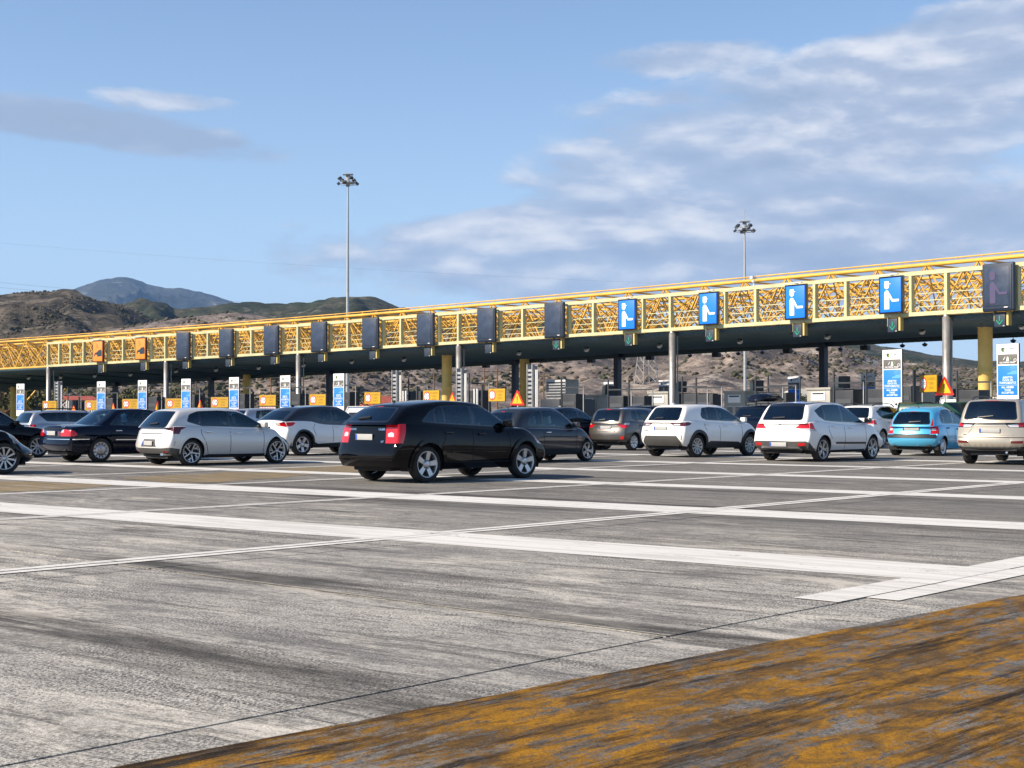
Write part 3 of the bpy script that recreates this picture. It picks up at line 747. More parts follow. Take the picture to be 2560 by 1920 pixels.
CARS = dict(
black_hatch=spec(L=4.415, W=1.80, ax0=.88, ax1=3.515, Rw=.345, Ra=.40, rim=.252, style='five', paint=PT['black'],
    bot=[(0, .30), (.5, .27), (3.9, .25), (4.415, .30)],
    sho=[(0, 1.13), (.8, 1.12), (1.8, 1.06), (2.8, 1.00), (3.35, 1.01), (4.0, .93), (4.415, .78)],
    roof=[(0, 1.32), (.5, 1.46), (1.0, 1.535), (1.6, 1.575), (2.2, 1.55), (2.8, 1.44), (3.4, 1.28)], xR=[(0, .06), (.5, .24), (1, .53)], xF=[(0, 3.45), (1, 2.45)],
    rx=[(0, .06), (.05, .0), (.42, .0), (.46, .05), (.70, .10), (1, .14)], prof=[(0, .92), (.12, .95), (.45, 1.0), (.75, .985), (1, .915)], tum=[(0, .93), (.5, .86), (1, .72)],
    dlo=[(.76, 1.15), (1.1, 1.12), (3.16, 1.02), (2.75, 1.33), (2.42, 1.43), (1.9, 1.48), (1.3, 1.455), (1.02, 1.36)], cuts=[.4, 1.12, 1.36, 2.10, 3.4], glass=['dark', 'mid', 'mid', 'clear'], rglass='dark',
    rwin=[(-.62, 1.17), (.62, 1.17), (.52, 1.41), (-.52, 1.41)],
    fr_low=[([(-.90, .75), (-.58, .75), (-.56, 1.11), (-.90, 1.12)], 'lamp#r'), ([(-.78, .87), (-.63, .87), (-.62, .93), (-.70, .96), (-.77, .94)], 'clear#r')],
    fs_low=[([(0, .75), (.15, .75), (.27, 1.12), (0, 1.12)], 'lamp#r'), ([(4.02, .72), (4.415, .66), (4.415, .80), (4.10, .88)], 'head#r'), ([(3.98, .76), (4.10, .72), (4.14, .84), (4.02, .88)], 'amber#r')],
    seams=[[(1.30, .95), (1.22, 1.07)], [(1.32, .95), (1.30, .80), (1.24, .72)], [(2.06, .36), (2.06, 1.04)], [(3.05, .36), (3.06, .70), (3.02, 1.0)], [(1.36, .37), (3.05, .36)]],
    handles=[(1.42, .94), (2.30, .91)], handlemat=M_['black_trim'], lipw=.075, lipo=.028, haunch=.03, crR=.08, plate=(.05, .86, .50), wiper=((.28, 1.20), (-.06, 1.23)),
    rstrips=[([(-.85, .44), (.85, .44)], .018, .008, PT['black'], 'bumper_crease', False), ([(-.58, 1.04), (.58, 1.04)], .02, .012, PT['black'], 'tailgate_lip', False)],
    strips=[([(1.5, .56), (3.0, .55)], .02, .006, PT['black'], 'door_crease')], fr_up=[([(-.09, 1.432), (.09, 1.432), (.09, 1.455), (-.09, 1.455)], 'brake')],
    muffler=(.05, .75, .30), antenna=(.80, 1.51), badges=[('CALIBER', -.46, 1.005, .052, M_['chrome'], False), ('SXT', -.50, .775, .05, M_['chrome'], False), ('DODGE', .45, 1.005, .05, M_['chrome'], False)], mirror_x=2.98),
silver_hatch=spec(L=4.04, W=1.775, ax0=.73, ax1=3.31, Rw=.325, Ra=.372, rim=.248, style='slash', paint=PT['silver'], rimmat=M_['alloy'],
    sho=[(0, .98), (.6, 1.00), (1.6, .95), (2.6, .90), (3.1, .90), (3.8, .78), (4.04, .66)], roof=[(0, 1.36), (.4, 1.40), (1.2, 1.45), (1.9, 1.45), (2.5, 1.38), (3.3, 1.25)], xR=[(0, .10), (.5, .30), (1, .52)], xF=[(0, 3.30), (1, 2.20)],
    rx=[(0, .10), (.14, .0), (.35, .0), (.55, .05), (.8, .09), (1, .12)],
    dlo=[(.62, 1.10), (1.05, .985), (2.98, .93), (2.6, 1.20), (2.15, 1.36), (1.6, 1.40), (1.0, 1.37), (.72, 1.28)], cuts=[.5, 1.02, 1.86, 3.2], glass=['dark', 'dark', 'clear'], rglass='dark',
    rwin=[(-.66, .97), (.66, .97), (.54, 1.34), (-.54, 1.34)],
    fr_low=[([(-.88, .86), (-.46, .93), (-.44, .99), (-.88, .985)], 'lampd#r'), ([(-.46, .955), (.46, .955), (.44, .995), (-.44, .995)], 'gloss'), ([(-.60, .895), (-.46, .925), (-.44, .965), (-.60, .95)], 'clear#r'), ([(-.89, .28), (.89, .28), (.89, .46), (.60, .44), (-.60, .44), (-.89, .46)], 'grey'),
            ([(-.38, .47), (.38, .47), (.28, .66), (-.28, .66)], 'grey'), ([(-.80, .34), (-.64, .34), (-.64, .375), (-.80, .375)], 'fog#r')],
    fs_low=[([(0, .80), (.24, .79), (.33, .90), (.55, .955), (.40, .975), (0, .985)], 'lampd#r'), ([(3.52, .74), (3.92, .62), (4.04, .62), (4.0, .72), (3.70, .80)], 'head#r'), ([(0, .2), (.36, .2), (.34, .42), (0, .46)], 'grey#r'), ([(1.0, .18), (3.0, .18), (3.0, .27), (1.0, .27)], 'sill#r')],
    seams=[[(1.86, .27), (1.86, .92)], [(1.10, .62), (1.0, .80), (1.02, .97)], [(1.12, .60), (1.22, .27)], [(2.86, .27), (2.88, .92)], [(1.22, .27), (2.86, .26)], [(.12, .50), (.14, .62)]],
    strips=[([(1.1, .80), (2.9, .77)], .018, .006, PT['silver'], 'door_crease')], strips_up=[],
    handles=[(1.20, .845), (2.10, .80)], handlemat=M_['chrome'], plate=(0, .56, .44), rings=[(0, .972, .055, False, 'H')], wiper=((0.05, 1.03), (-.28, 1.05)), rstrips=[([(-.52, .80), (.52, .80)], .012, .004, M_['seam'], 'tailgate_gap', False)],
    exhaust=[(-.52, .29), (-.58, .29)], fin=None, lipo=.012, crF=.34),
white_coupe_suv=spec(L=4.36, W=1.795, ax0=.80, ax1=3.44, Rw=.345, Ra=.40, rim=.238, style='five', paint=PT['white'], roofmat=M_['gloss_black'],
    bot=[(0, .34), (.5, .28), (3.9, .26), (4.36, .32)], sho=[(0, 1.04), (.5, 1.07), (1.1, 1.08), (1.6, 1.0), (2.7, .96), (3.3, .98), (4.0, .88), (4.36, .72)],
    roof=[(0, 1.34), (.4, 1.41), (1.2, 1.53), (1.9, 1.56), (2.5, 1.51), (3.3, 1.36)], xR=[(0, .12), (.5, .42), (1, .80)], xF=[(0, 3.45), (1, 2.40)],
    rx=[(0, .08), (.12, .0), (.5, .02), (.7, .08), (.85, .05), (1, .02)], prof=[(0, .90), (.12, .95), (.42, 1.0), (.72, .97), (1, .90)], haunch=.05,
    dlo=[(1.36, 1.18), (1.62, 1.06), (3.10, 1.01), (2.75, 1.25), (2.35, 1.43), (1.95, 1.46), (1.6, 1.42)], cuts=[1.2, 1.98, 3.3], glass=['dark', 'clear'], rglass='mid', rwin=[(-.62, 1.12), (.62, 1.12), (.52, 1.38), (-.52, 1.38)],
    fs_up=[], fr_low=[([(-.88, .88), (-.52, .94), (-.50, 1.0), (-.88, 1.03)], 'lamp#r'), ([(-.66, .94), (-.52, .95), (-.50, 1.0), (-.66, 1.02)], 'clear#r'), ([(-.8, .30), (.8, .30), (.7, .52), (-.7, .52)], 'trim')],
    fs_low=[([(0, .90), (.30, .92), (.50, 1.00), (.42, 1.04), (0, 1.04)], 'lamp#r'), ([(1.15, .2), (3.1, .2), (2.95, .42), (1.4, .36), (1.15, .46)], 'sill#r'), ([(3.82, .74), (4.36, .68), (4.36, .78), (4.0, .86)], 'head#r')],
    seams=[[(1.98, .42), (1.98, .98)], [(2.98, .42), (3.0, .96)], [(1.28, .62), (1.20, .85), (1.32, 1.02)]], handles=[(2.12, .88)], lip=M_['black_trim'], lipw=.06, lipo=.018,
    plate=(0, .74, .50), rings=[(0, .965, .045, False, 'oval')], fin=(1.1, 1.53), finmat=M_['gloss_black'], crR=.20,
    badges=[('YK 2220', 0.0, .74, .085, M_['black_trim'], False)]),
dark_sedan=spec(L=4.82, W=1.80, ax0=1.05, ax1=3.88, Rw=.325, Ra=.365, rim=.222, style='cap', paint=PT['navy'],
    bot=[(0, .32), (.5, .25), (4.2, .22), (4.82, .26)], sho=[(0, .93), (.5, .96), (1.3, .975), (2.6, .93), (3.4, .91), (4.3, .80), (4.82, .62)],
    roof=[(0, 1.30), (1.0, 1.34), (1.7, 1.425), (2.3, 1.44), (2.9, 1.39), (3.7, 1.2)], xR=[(0, .92), (.5, 1.26), (1, 1.62)], xF=[(0, 3.62), (1, 2.75)],
    rx=[(0, .10), (.12, .03), (.38, .0), (.45, .06), (.8, .07), (1, .12)], bulR=.12, crown2=.02,
    dlo=[(1.30, .99), (3.30, .945), (2.95, 1.20), (2.6, 1.34), (2.1, 1.375), (1.75, 1.34), (1.50, 1.20)], cuts=[1.1, 1.66, 2.36, 3.5], glass=['dark', 'mid', 'clear'], rglass='mid', rwin=[(-.60, 1.02), (.60, 1.02), (.48, 1.37), (-.48, 1.37)],
    fr_low=[([(-.88, .70), (-.50, .70), (-.50, .80), (-.56, .86), (-.66, .88), (-.88, .86)], 'lamp#r'), ([(-.62, .80), (-.50, .80), (-.54, .86), (-.62, .875)], 'clear#r'), ([(-.50, .70), (-.36, .70), (-.36, .84), (-.50, .82)], 'lampd#r')],
    fs_low=[([(0, .70), (.20, .71), (.24, .77), (.12, .85), (0, .86)], 'lamp#r'), ([(4.5, .60), (4.82, .56), (4.82, .68), (4.56, .74)], 'head#r')],
    strips=[([(.04, .62), (.68, .62)], .02, .012, M_['chrome'], 'rubbing_strip'), ([(1.46, .60), (3.5, .58)], .02, .012, M_['chrome'], 'rubbing_strip')], rstrips=[([(-.85, .62), (.85, .62)], .02, .012, M_['chrome'], 'bumper_strip', False), ([(-.62, .885), (.62, .885)], .012, .004, M_['seam'], 'boot_gap', False)],
    seams=[[(2.36, .28), (2.36, .92)], [(1.44, .55), (1.34, .78), (1.44, .94)], [(3.36, .28), (3.38, .90)], [(1.5, .28), (3.36, .28)]], handles=[(1.56, .84), (2.52, .82)], handlemat=M_['chrome'], plate=(0, .78, .50),
    badges=[('200', .55, .925, .05, M_['chrome'], False), ('KOMPRESSOR', -.52, .925, .045, M_['chrome'], False)]),
small_retro=spec(L=3.55, W=1.627, ax0=.62, ax1=2.92, Rw=.29, Ra=.335, rim=.218, style='twin', paint=PT['slate'],
    sho=[(0, .88), (.5, .93), (1.2, .93), (2.2, .89), (2.6, .90), (3.2, .80), (3.55, .64)], roof=[(0, 1.30), (.4, 1.40), (1.0, 1.475), (1.6, 1.485), (2.1, 1.42), (2.8, 1.2)], xR=[(0, .08), (.5, .22), (1, .50)], xF=[(0, 2.80), (1, 1.85)],
    dlo=[(.58, .97), (2.50, .925), (2.15, 1.22), (1.75, 1.38), (1.3, 1.405), (.95, 1.38), (.66, 1.22)], dlor=.10, cuts=[.4, 1.16, 2.7], glass=['mid', 'clear'], rglass='mid', rwin=[(-.50, .99), (.50, .99), (.42, 1.32), (-.42, 1.32)], r2=.12, r1=.09, crF=.34, crR=.2,
    fr_low=[([(-.78, .68), (-.60, .68), (-.60, .90), (-.78, .90)], 'lamp#r')], fs_low=[([(0, .68), (.14, .68), (.14, .90), (0, .90)], 'lamp#r'), ([(3.30, .58), (3.55, .56), (3.5, .70), (3.32, .72)], 'head#r'), ([(3.42, .36), (3.55, .36), (3.55, .44), (3.42, .44)], 'clear#r')],
    seams=[[(1.12, .32), (1.12, .92)], [(2.42, .32), (2.44, .88)], [(1.12, .32), (2.42, .32)]], strips=[([(1.1, .40), (2.35, .40)], .03, .008, PT['slate'], 'rubbing_strip'), ([(.55, .925), (2.48, .885)], .014, .006, M_['chrome'], 'belt_strip')],
    handles=[(1.30, .80)], handlemat=M_['chrome'], plate=(0, .72, .46), seatmat='seat_light', fr_up=[([(-.07, 1.345), (.07, 1.345), (.07, 1.37), (-.07, 1.37)], 'brake')], antenna=(.6, 1.43), seats=[1.15, 1.75]),
bronze_hatch=spec(L=3.945, W=1.695, ax0=.66, ax1=3.17, Rw=.30, Ra=.342, rim=.215, style='cap7', paint=PT['bronze'],
    sho=[(0, .98), (.6, 1.02), (1.6, .98), (2.6, .93), (3.0, .93), (3.7, .80), (3.945, .68)], roof=[(0, 1.43), (.4, 1.48), (1.2, 1.51), (1.9, 1.50), (2.5, 1.42), (3.2, 1.26)], xR=[(0, .08), (.5, .18), (1, .34)], xF=[(0, 3.25), (1, 2.1)],
    dlo=[(.60, 1.10), (.95, 1.03), (2.9, .97), (2.4, 1.28), (1.95, 1.42), (1.2, 1.45), (.70, 1.40)], cuts=[.5, .98, 1.75, 3.1], glass=['mid', 'mid', 'clear'], rglass='mid', rwin=[(-.58, 1.04), (.58, 1.04), (.52, 1.40), (-.52, 1.40)],
    fr_low=[([(-.84, .80), (-.50, .93), (-.48, 1.0), (-.84, .995)], 'clear#r'), ([(-.84, .78), (-.68, .80), (-.56, .88), (-.54, .93), (-.84, .90)], 'lamp#r'), ([(-.82, .40), (-.66, .40), (-.70, .50), (-.80, .52)], 'fog#r'), ([(-.76, .30), (.76, .30), (.6, .38), (-.6, .38)], 'trim')],
    fs_low=[([(0, .79), (.10, .80), (.26, .90), (0, .90)], 'lamp#r'), ([(0, .90), (.26, .90), (.36, .98), (0, .99)], 'clear#r'), ([(3.5, .72), (3.945, .62), (3.9, .74), (3.6, .80)], 'head#r')],
    seams=[[(1.75, .30), (1.75, .95)], [(1.05, .62), (.96, .80), (1.0, 1.0)], [(2.75, .30), (2.78, .92)]], handles=[(1.10, .88), (2.0, .84)], plate=(0, .80, .50), fr_up=[([(-.10, 1.425), (.10, 1.425), (.10, 1.465), (-.10, 1.465)], 'brake')],
    rings=[(0, .955, .045, False, 'oval')], wiper=((.30, 1.06), (.0, 1.09)), rstrips=[([(-.44, .66), (-.38, .88), (.38, .88), (.44, .66), (-.44, .66)], .016, .006, PT['bronze'], 'plate_recess', False)]),
white_suv=spec(L=4.18, W=1.765, ax0=.74, ax1=3.30, Rw=.335, Ra=.395, rim=.235, style='multi', paint=PT['white'],
    bot=[(0, .34), (.5, .29), (3.7, .27), (4.18, .33)], sho=[(0, 1.06), (.6, 1.09), (1.5, 1.04), (2.6, .99), (3.1, 1.01), (3.8, .90), (4.18, .76)], roof=[(0, 1.48), (.4, 1.545), (1.2, 1.585), (1.9, 1.58), (2.4, 1.52), (3.2, 1.36)], xR=[(0, .10), (.5, .30), (1, .50)], xF=[(0, 3.35), (1, 2.25)],
    rx=[(0, .10), (.16, .02), (.4, .0), (.6, .03), (.85, .07), (1, .10)],
    dlo=[(.98, 1.26), (1.02, 1.16), (1.25, 1.10), (2.98, 1.05), (2.6, 1.32), (2.1, 1.48), (1.5, 1.51), (1.12, 1.47)], cuts=[.8, 1.28, 1.80, 3.2], glass=['mid', 'mid', 'clear'], rglass='mid', rwin=[(-.62, 1.12), (.62, 1.12), (.54, 1.46), (-.54, 1.46)],
    fr_low=[([(-.88, .92), (-.50, .93), (-.42, .99), (.42, .99), (.50, .93), (.88, .92), (.88, 1.05), (-.88, 1.05)], 'gloss'), ([(-.88, .93), (-.40, .975), (-.40, 1.0), (-.88, 1.04)], 'lampd#r'), ([(-.72, .945), (-.50, .96), (-.50, .985), (-.72, .99)], 'clear#r'),
            ([(-.84, .30), (.84, .30), (.78, .46), (.62, .64), (-.62, .64), (-.78, .46)], 'grey'), ([(-.80, .52), (-.775, .52), (-.775, .66), (-.80, .66)], 'gloss#r')],
    fs_low=[([(0, .93), (.26, .95), (.40, 1.0), (.26, 1.05), (0, 1.05)], 'lampd#r'), ([(1.1, .2), (2.95, .2), (2.9, .36), (2.7, .44), (1.36, .48), (1.1, .40)], 'sill#r'), ([(3.7, .80), (4.18, .74), (4.1, .84), (3.8, .88)], 'head#r')],
    seams=[[(1.80, .46), (1.80, 1.02)], [(2.84, .44), (2.88, 1.0)], [(1.15, .80), (1.06, .92), (1.10, 1.08)]], handles=[(1.20, .97), (2.05, .92)], lip=M_['black_trim'], lipw=.085, lipo=.020, haunch=.045,
    plate=(0, .86, .50), rings=[(0, 1.015, .045, False, 'oval')], fin=(.72, 1.575), wiper=((.30, 1.14), (-.05, 1.17)), badges=[('HYBRID', .58, .79, .04, M_['black_trim'], False)], rstrips=[([(-.62, .74), (.62, .74)], .012, .004, M_['seam'], 'tailgate_gap', False)]),
white_crossover=spec(L=4.365, W=1.837, ax0=.84, ax1=3.453, Rw=.335, Ra=.385, rim=.252, style='twin', paint=PT['white'],
    bot=[(0, .32), (.5, .26), (3.9, .25), (4.365, .30)], sho=[(0, 1.05), (.5, 1.10), (1.4, 1.04), (2.6, .98), (3.1, 1.0), (3.9, .90), (4.365, .72)], roof=[(0, 1.50), (.4, 1.575), (1.2, 1.635), (1.9, 1.625), (2.5, 1.53), (3.2, 1.34)], xR=[(0, .12), (.5, .30), (1, .46)], xF=[(0, 3.55), (1, 2.25)],
    rx=[(0, .14), (.10, .02), (.36, .0), (.5, .04), (.8, .09), (1, .12)],
    dlo=[(.60, 1.38), (.74, 1.22), (1.02, 1.11), (1.5, 1.08), (3.14, 1.03), (2.7, 1.34), (2.2, 1.53), (1.7, 1.575), (1.1, 1.545)], dlor=.03, cuts=[.5, 1.04, 1.92, 3.3], glass=['mid', 'dark', 'clear'], rglass='dark', rwin=[(-.66, 1.15), (.66, 1.15), (.58, 1.50), (-.58, 1.50)],
    roofkey=M_['gloss_black'], fr_low=[([(-.91, .88), (-.60, .90), (-.48, .905), (-.70, 1.05), (-.91, 1.10)], 'lamp#r'), ([(-.91, .84), (-.70, .87), (-.60, .90), (-.91, .905)], 'clear#r'), ([(-.91, .32), (.91, .32), (.91, .52), (.84, .56), (-.84, .56), (-.91, .52)], 'grey'), ([(-.70, .36), (.70, .36), (.62, .42), (-.62, .42)], 'skidl'), ([(-.84, .44), (-.64, .43), (-.60, .50), (-.80, .52)], 'fog#r')],
    fs_low=[([(0, .85), (.38, .84), (.30, .90), (.22, 1.02), (.20, 1.10), (0, 1.10)], 'lamp#r'), ([(0, .84), (.42, .83), (.36, .87), (0, .885)], 'clear#r'), ([(0, .2), (.42, .22), (.34, .36), (0, .54)], 'grey#r'), ([(3.85, .78), (4.365, .66), (4.3, .80), (4.0, .88)], 'head#r'), ([(1.2, .2), (3.1, .2), (3.1, .30), (1.2, .30)], 'sill#r')],
    strips=[([(1.45, .50), (3.0, .48)], .05, .014, M_['black_trim'], 'rubbing_strip')], seams=[[(1.92, .30), (1.92, 1.02)], [(3.02, .30), (3.04, .96)], [(1.24, .62), (1.10, .84), (1.14, 1.06)], [(1.30, .30), (3.0, .30)]], handles=[(1.34, .95), (2.24, .91)], handlemat=M_['chrome'], mirmat=M_['gloss_black'],
    plate=(0, .47, .52), rings=[(0, .97, .03, False, 'k')], rstrips=[([(-.66, .80), (.66, .80)], .012, .004, M_['seam'], 'tailgate_gap', False)], wiper=((.28, 1.17), (-.12, 1.19)), ft_up=[], fr_up=[([(-.62, 1.50), (.62, 1.50), (.58, 1.60), (-.58, 1.60)], 'gloss'), ([(-.2, 1.545), (.2, 1.545), (.2, 1.565), (-.2, 1.565)], 'brake')]),
blue_hatch=spec(L=3.85, W=1.667, ax0=.62, ax1=3.08, Rw=.29, Ra=.335, rim=.222, style='cap', paint=PT['sky'],
    sho=[(0, .93), (.5, .97), (1.4, .96), (2.3, .93), (2.8, .95), (3.5, .82), (3.85, .62)], tum=[(0, .94), (.5, .85), (1, .66)], crR=.18, roof=[(0, 1.30), (.35, 1.41), (.9, 1.51), (1.4, 1.535), (2.0, 1.46), (2.9, 1.18)], xR=[(0, .06), (.5, .17), (1, .42)], xF=[(0, 3.12), (1, 1.85)],
    dlo=[(.56, 1.06), (.68, .99), (2.80, .95), (2.3, 1.24), (1.8, 1.41), (1.3, 1.455), (.90, 1.41), (.62, 1.24)], dlor=.10, cuts=[.4, .82, 1.55, 2.9], glass=['mid', 'mid', 'clear'], rglass='mid', rwin=[(-.62, .99), (.62, .99), (.50, 1.34), (-.50, 1.34)], r2=.15, r1=.08,
    fr_low=[([(-.83, .68), (-.62, .68), (-.64, .95), (-.83, .96)], 'lamp#r'), ([(-.78, .78), (-.66, .78), (-.66, .85), (-.78, .84)], 'clear#r')], fs_low=[([(0, .68), (.09, .68), (.12, .96), (0, .96)], 'lamp#r'), ([(3.5, .62), (3.85, .56), (3.8, .70), (3.6, .78)], 'head#r')],
    fr_up=[([(-.83, .92), (-.66, .92), (-.70, 1.16), (-.76, 1.18)], 'lamp#r'), ([(-.12, 1.365), (.12, 1.365), (.12, 1.385), (-.12, 1.385)], 'brake')], rstrips=[([(-.80, .60), (.80, .60)], .085, .022, M_['black_trim'], 'rubbing_strip', False), ([(-.60, .665), (.60, .665)], .012, .004, M_['seam'], 'tailgate_gap', False)],
    seams=[[(1.55, .30), (1.55, .93)], [(.96, .58), (.86, .76), (.90, .95)], [(2.62, .30), (2.66, .90)]], handles=[(1.0, .86), (1.8, .82)], handlemat=M_['black_trim'], plate=(0, .83, .52), wiper=((-.34, 1.05), (.05, 1.03)), exhaust=[(-.22, .35)], antenna=(.7, 1.49), rings=[(0, .925, .03, False, 'oval')]),
champagne_suv=spec(L=4.64, W=1.80, ax0=.92, ax1=3.59, Rw=.355, Ra=.41, rim=.245, style='five', paint=PT['champagne'],
    bot=[(0, .36), (.5, .32), (4.1, .28), (4.64, .34)], sho=[(0, 1.10), (.6, 1.12), (1.6, 1.10), (2.6, 1.06), (3.4, 1.06), (4.2, .96), (4.64, .80)], roof=[(0, 1.60), (.35, 1.66), (1.2, 1.69), (2.0, 1.68), (2.7, 1.58), (3.4, 1.4)], xR=[(0, .08), (.5, .18), (1, .34)], xF=[(0, 3.55), (1, 2.55)],
    rx=[(0, .16), (.13, .06), (.18, .0), (.42, .0), (.46, .04), (.8, .08), (1, .10)], tum=[(0, .94), (.5, .88), (1, .76)],
    dlo=[(.55, 1.22), (.95, 1.16), (3.2, 1.10), (2.8, 1.42), (2.4, 1.59), (1.6, 1.62), (.70, 1.58)], cuts=[.5, 1.12, 2.02, 3.4], glass=['dark', 'dark', 'clear'], rglass='dark', rwin=[(-.70, 1.17), (.70, 1.17), (.60, 1.60), (-.60, 1.60)],
    fr_low=[([(-.90, .95), (-.50, .95), (-.34, 1.10), (-.90, 1.14)], 'gloss#r'), ([(-.90, .98), (-.74, .98), (-.74, 1.12), (-.90, 1.14)], 'lamp#r'), ([(-.74, .96), (-.52, .96), (-.46, 1.01), (-.74, 1.04)], 'clear#r'), ([(-.86, .55), (-.56, .55), (-.56, .61), (-.86, .62)], 'lampd#r'), ([(-.9, .32), (.9, .32), (.9, .47), (-.9, .47)], 'trim')],
    fs_low=[([(0, .95), (.10, .95), (.20, 1.14), (0, 1.14)], 'lamp#r'), ([(0, .3), (.40, .3), (.34, .46), (0, .48)], 'trim#r'), ([(4.1, .84), (4.64, .76), (4.6, .90), (4.2, .94)], 'head#r'), ([(0, .55), (.1, .55), (.1, .61), (0, .62)], 'fog#r')],
    rstrips=[([(-.62, .76), (-.44, .985), (.44, .985), (.62, .76), (-.62, .76)], .022, .008, PT['champagne'], 'plate_recess', False), ([(-.86, .70), (.86, .70)], .014, .004, M_['seam'], 'tailgate_gap', False), ([(-.8, .44), (.8, .44)], .05, .012, M_['grey_plastic'], 'bumper_strip', False)],
    seams=[[(2.02, .36), (2.02, 1.08)], [(3.0, .36), (3.04, 1.05)], [(1.35, .7), (1.2, .9), (1.24, 1.1)]], handles=[(1.40, 1.0), (2.3, .97)], plate=(0, .87, .52), wiper=((.30, 1.20), (-.10, 1.24)), exhaust=[(-.42, .33)], rails=.5, antenna=(.52, 1.68), badges=[('4WD', .66, .76, .04, M_['black_trim'], False)],
    fr_up=[([(-.18, 1.615), (.18, 1.615), (.18, 1.645), (-.18, 1.645)], 'brake')]),
)
# simpler relatives for the queue behind
B_ = CARS['silver_hatch']
def vary(base, **kw):
    s = dict(CARS[base]); s.update(kw); return s
CARS['black_saloon'] = vary('dark_sedan', paint=PT['black'], strips=[], style='multi', badges=[], rim=.24, Rw=.33, Ra=.38)
CARS['silver_mpv'] = vary('champagne_suv', paint=PT['midsilver'], style='cap7', badges=[], L=4.5, Rw=.32, Ra=.365, rim=.21, bot=[(0, .30), (.5, .25), (4.0, .22), (4.5, .28)], roof=[(0, 1.32), (.35, 1.375), (1.2, 1.42), (2.0, 1.41), (2.8, 1.31), (3.4, 1.18)], sho=[(0, .92), (.6, .94), (1.6, .92), (2.6, .90), (3.4, .90), (4.2, .80), (4.5, .66)],
    dlo=[(.42, 1.27), (.72, 1.01), (3.2, .95), (2.8, 1.20), (2.4, 1.32), (1.6, 1.36), (.60, 1.33)], rwin=[(-.70, .98), (.70, .98), (.60, 1.30), (-.60, 1.30)], fr_up=[], ax1=3.5, rstrips=[], antenna=None, wiper=None, plate=(0, .72, .5),
    fr_low=[([(-.90, .68), (-.66, .68), (-.64, .90), (-.90, .91)], 'lamp#r')], fs_low=[([(0, .68), (.14, .68), (.18, .91), (0, .91)], 'lamp#r')], handles=[(1.4, .84), (2.3, .82)])
CARS['white_wagon'] = vary('white_crossover', roofkey=None, badges=[], rails=.5, fr_up=[], style='multi')
CARS['dark_crossover'] = vary('white_crossover', paint=PT['navy'], roofkey=None, badges=[], fr_up=[], rings=[])
CARS['dark_hatch'] = vary('blue_hatch', paint=PT['navy'], rings=[], style='cap7')
CARS['grey_hatch'] = vary('bronze_hatch', paint=PT['midsilver'], rings=[])
CARS['red_hatch'] = vary('bronze_hatch', paint=PT['red'], rings=[])
CARS['coupe_front'] = vary('silver_hatch', L=4.46, W=1.795, paint=PT['black'], ax0=.90, ax1=3.60, Rw=.34, Ra=.39, rim=.245, style='multi', sho=[(0, .96), (.6, .98), (1.8, .94), (2.8, .90), (3.5, .92), (4.1, .80), (4.46, .62)], xF=[(0, 3.55), (1, 2.40)],
    roof=[(0, 1.38), (.4, 1.41), (1.2, 1.45), (1.9, 1.45), (2.6, 1.38), (3.5, 1.25)], fr_low=[], fs_low=[([(3.98, .68), (4.46, .56), (4.42, .68), (4.10, .76)], 'head#r')], rings=[], strips=[], dlo=[(.75, 1.02), (1.05, .98), (3.18, .93), (2.8, 1.18), (2.3, 1.36), (1.7, 1.40), (1.1, 1.37), (.80, 1.26)], seams=[[(2.0, .27), (2.0, .92)], [(3.1, .27), (3.12, .92)]], exhaust=[], crF=.42)

def place_by_wheels(key, rear_px=None, front_px=None, azd=None):
    """position and heading of a car from where its near rear (or near front) wheel meets the road"""
    sp = CARS[key]; wb = sp['ax1'] - sp['ax0']; off = sp['W']/2 - sp.get('tw', .21)/2 - .028
    def pose(az, at, which):
        u = Vector((math.sin(az), math.cos(az), 0)); r = Vector((u.y, -u.x, 0))   # right-hand side of the car
        q = G(*at); ax = sp['ax0'] if which == 'r' else sp['ax1']
        o = q - r * off - u * ax; return o, q, u
    if rear_px and front_px and azd is None:
        best = None
        for i in range(0, 701):
            az = R(10 + i * 0.1); o, q, u = pose(az, rear_px, 'r'); e = abs(proj_x(q + u * wb) - front_px[0])
            if best is None or e < best[0]: best = (e, az, o)
        az, o = best[1], best[2]
    else:
        az = R(azd); o, q, u = pose(az, rear_px or front_px, 'r' if rear_px else 'f')
    print('CAR', key, 'az %.1f' % math.degrees(az), 'at %.1f %.1f' % (o.x, o.y))
    return o, R(90) - az
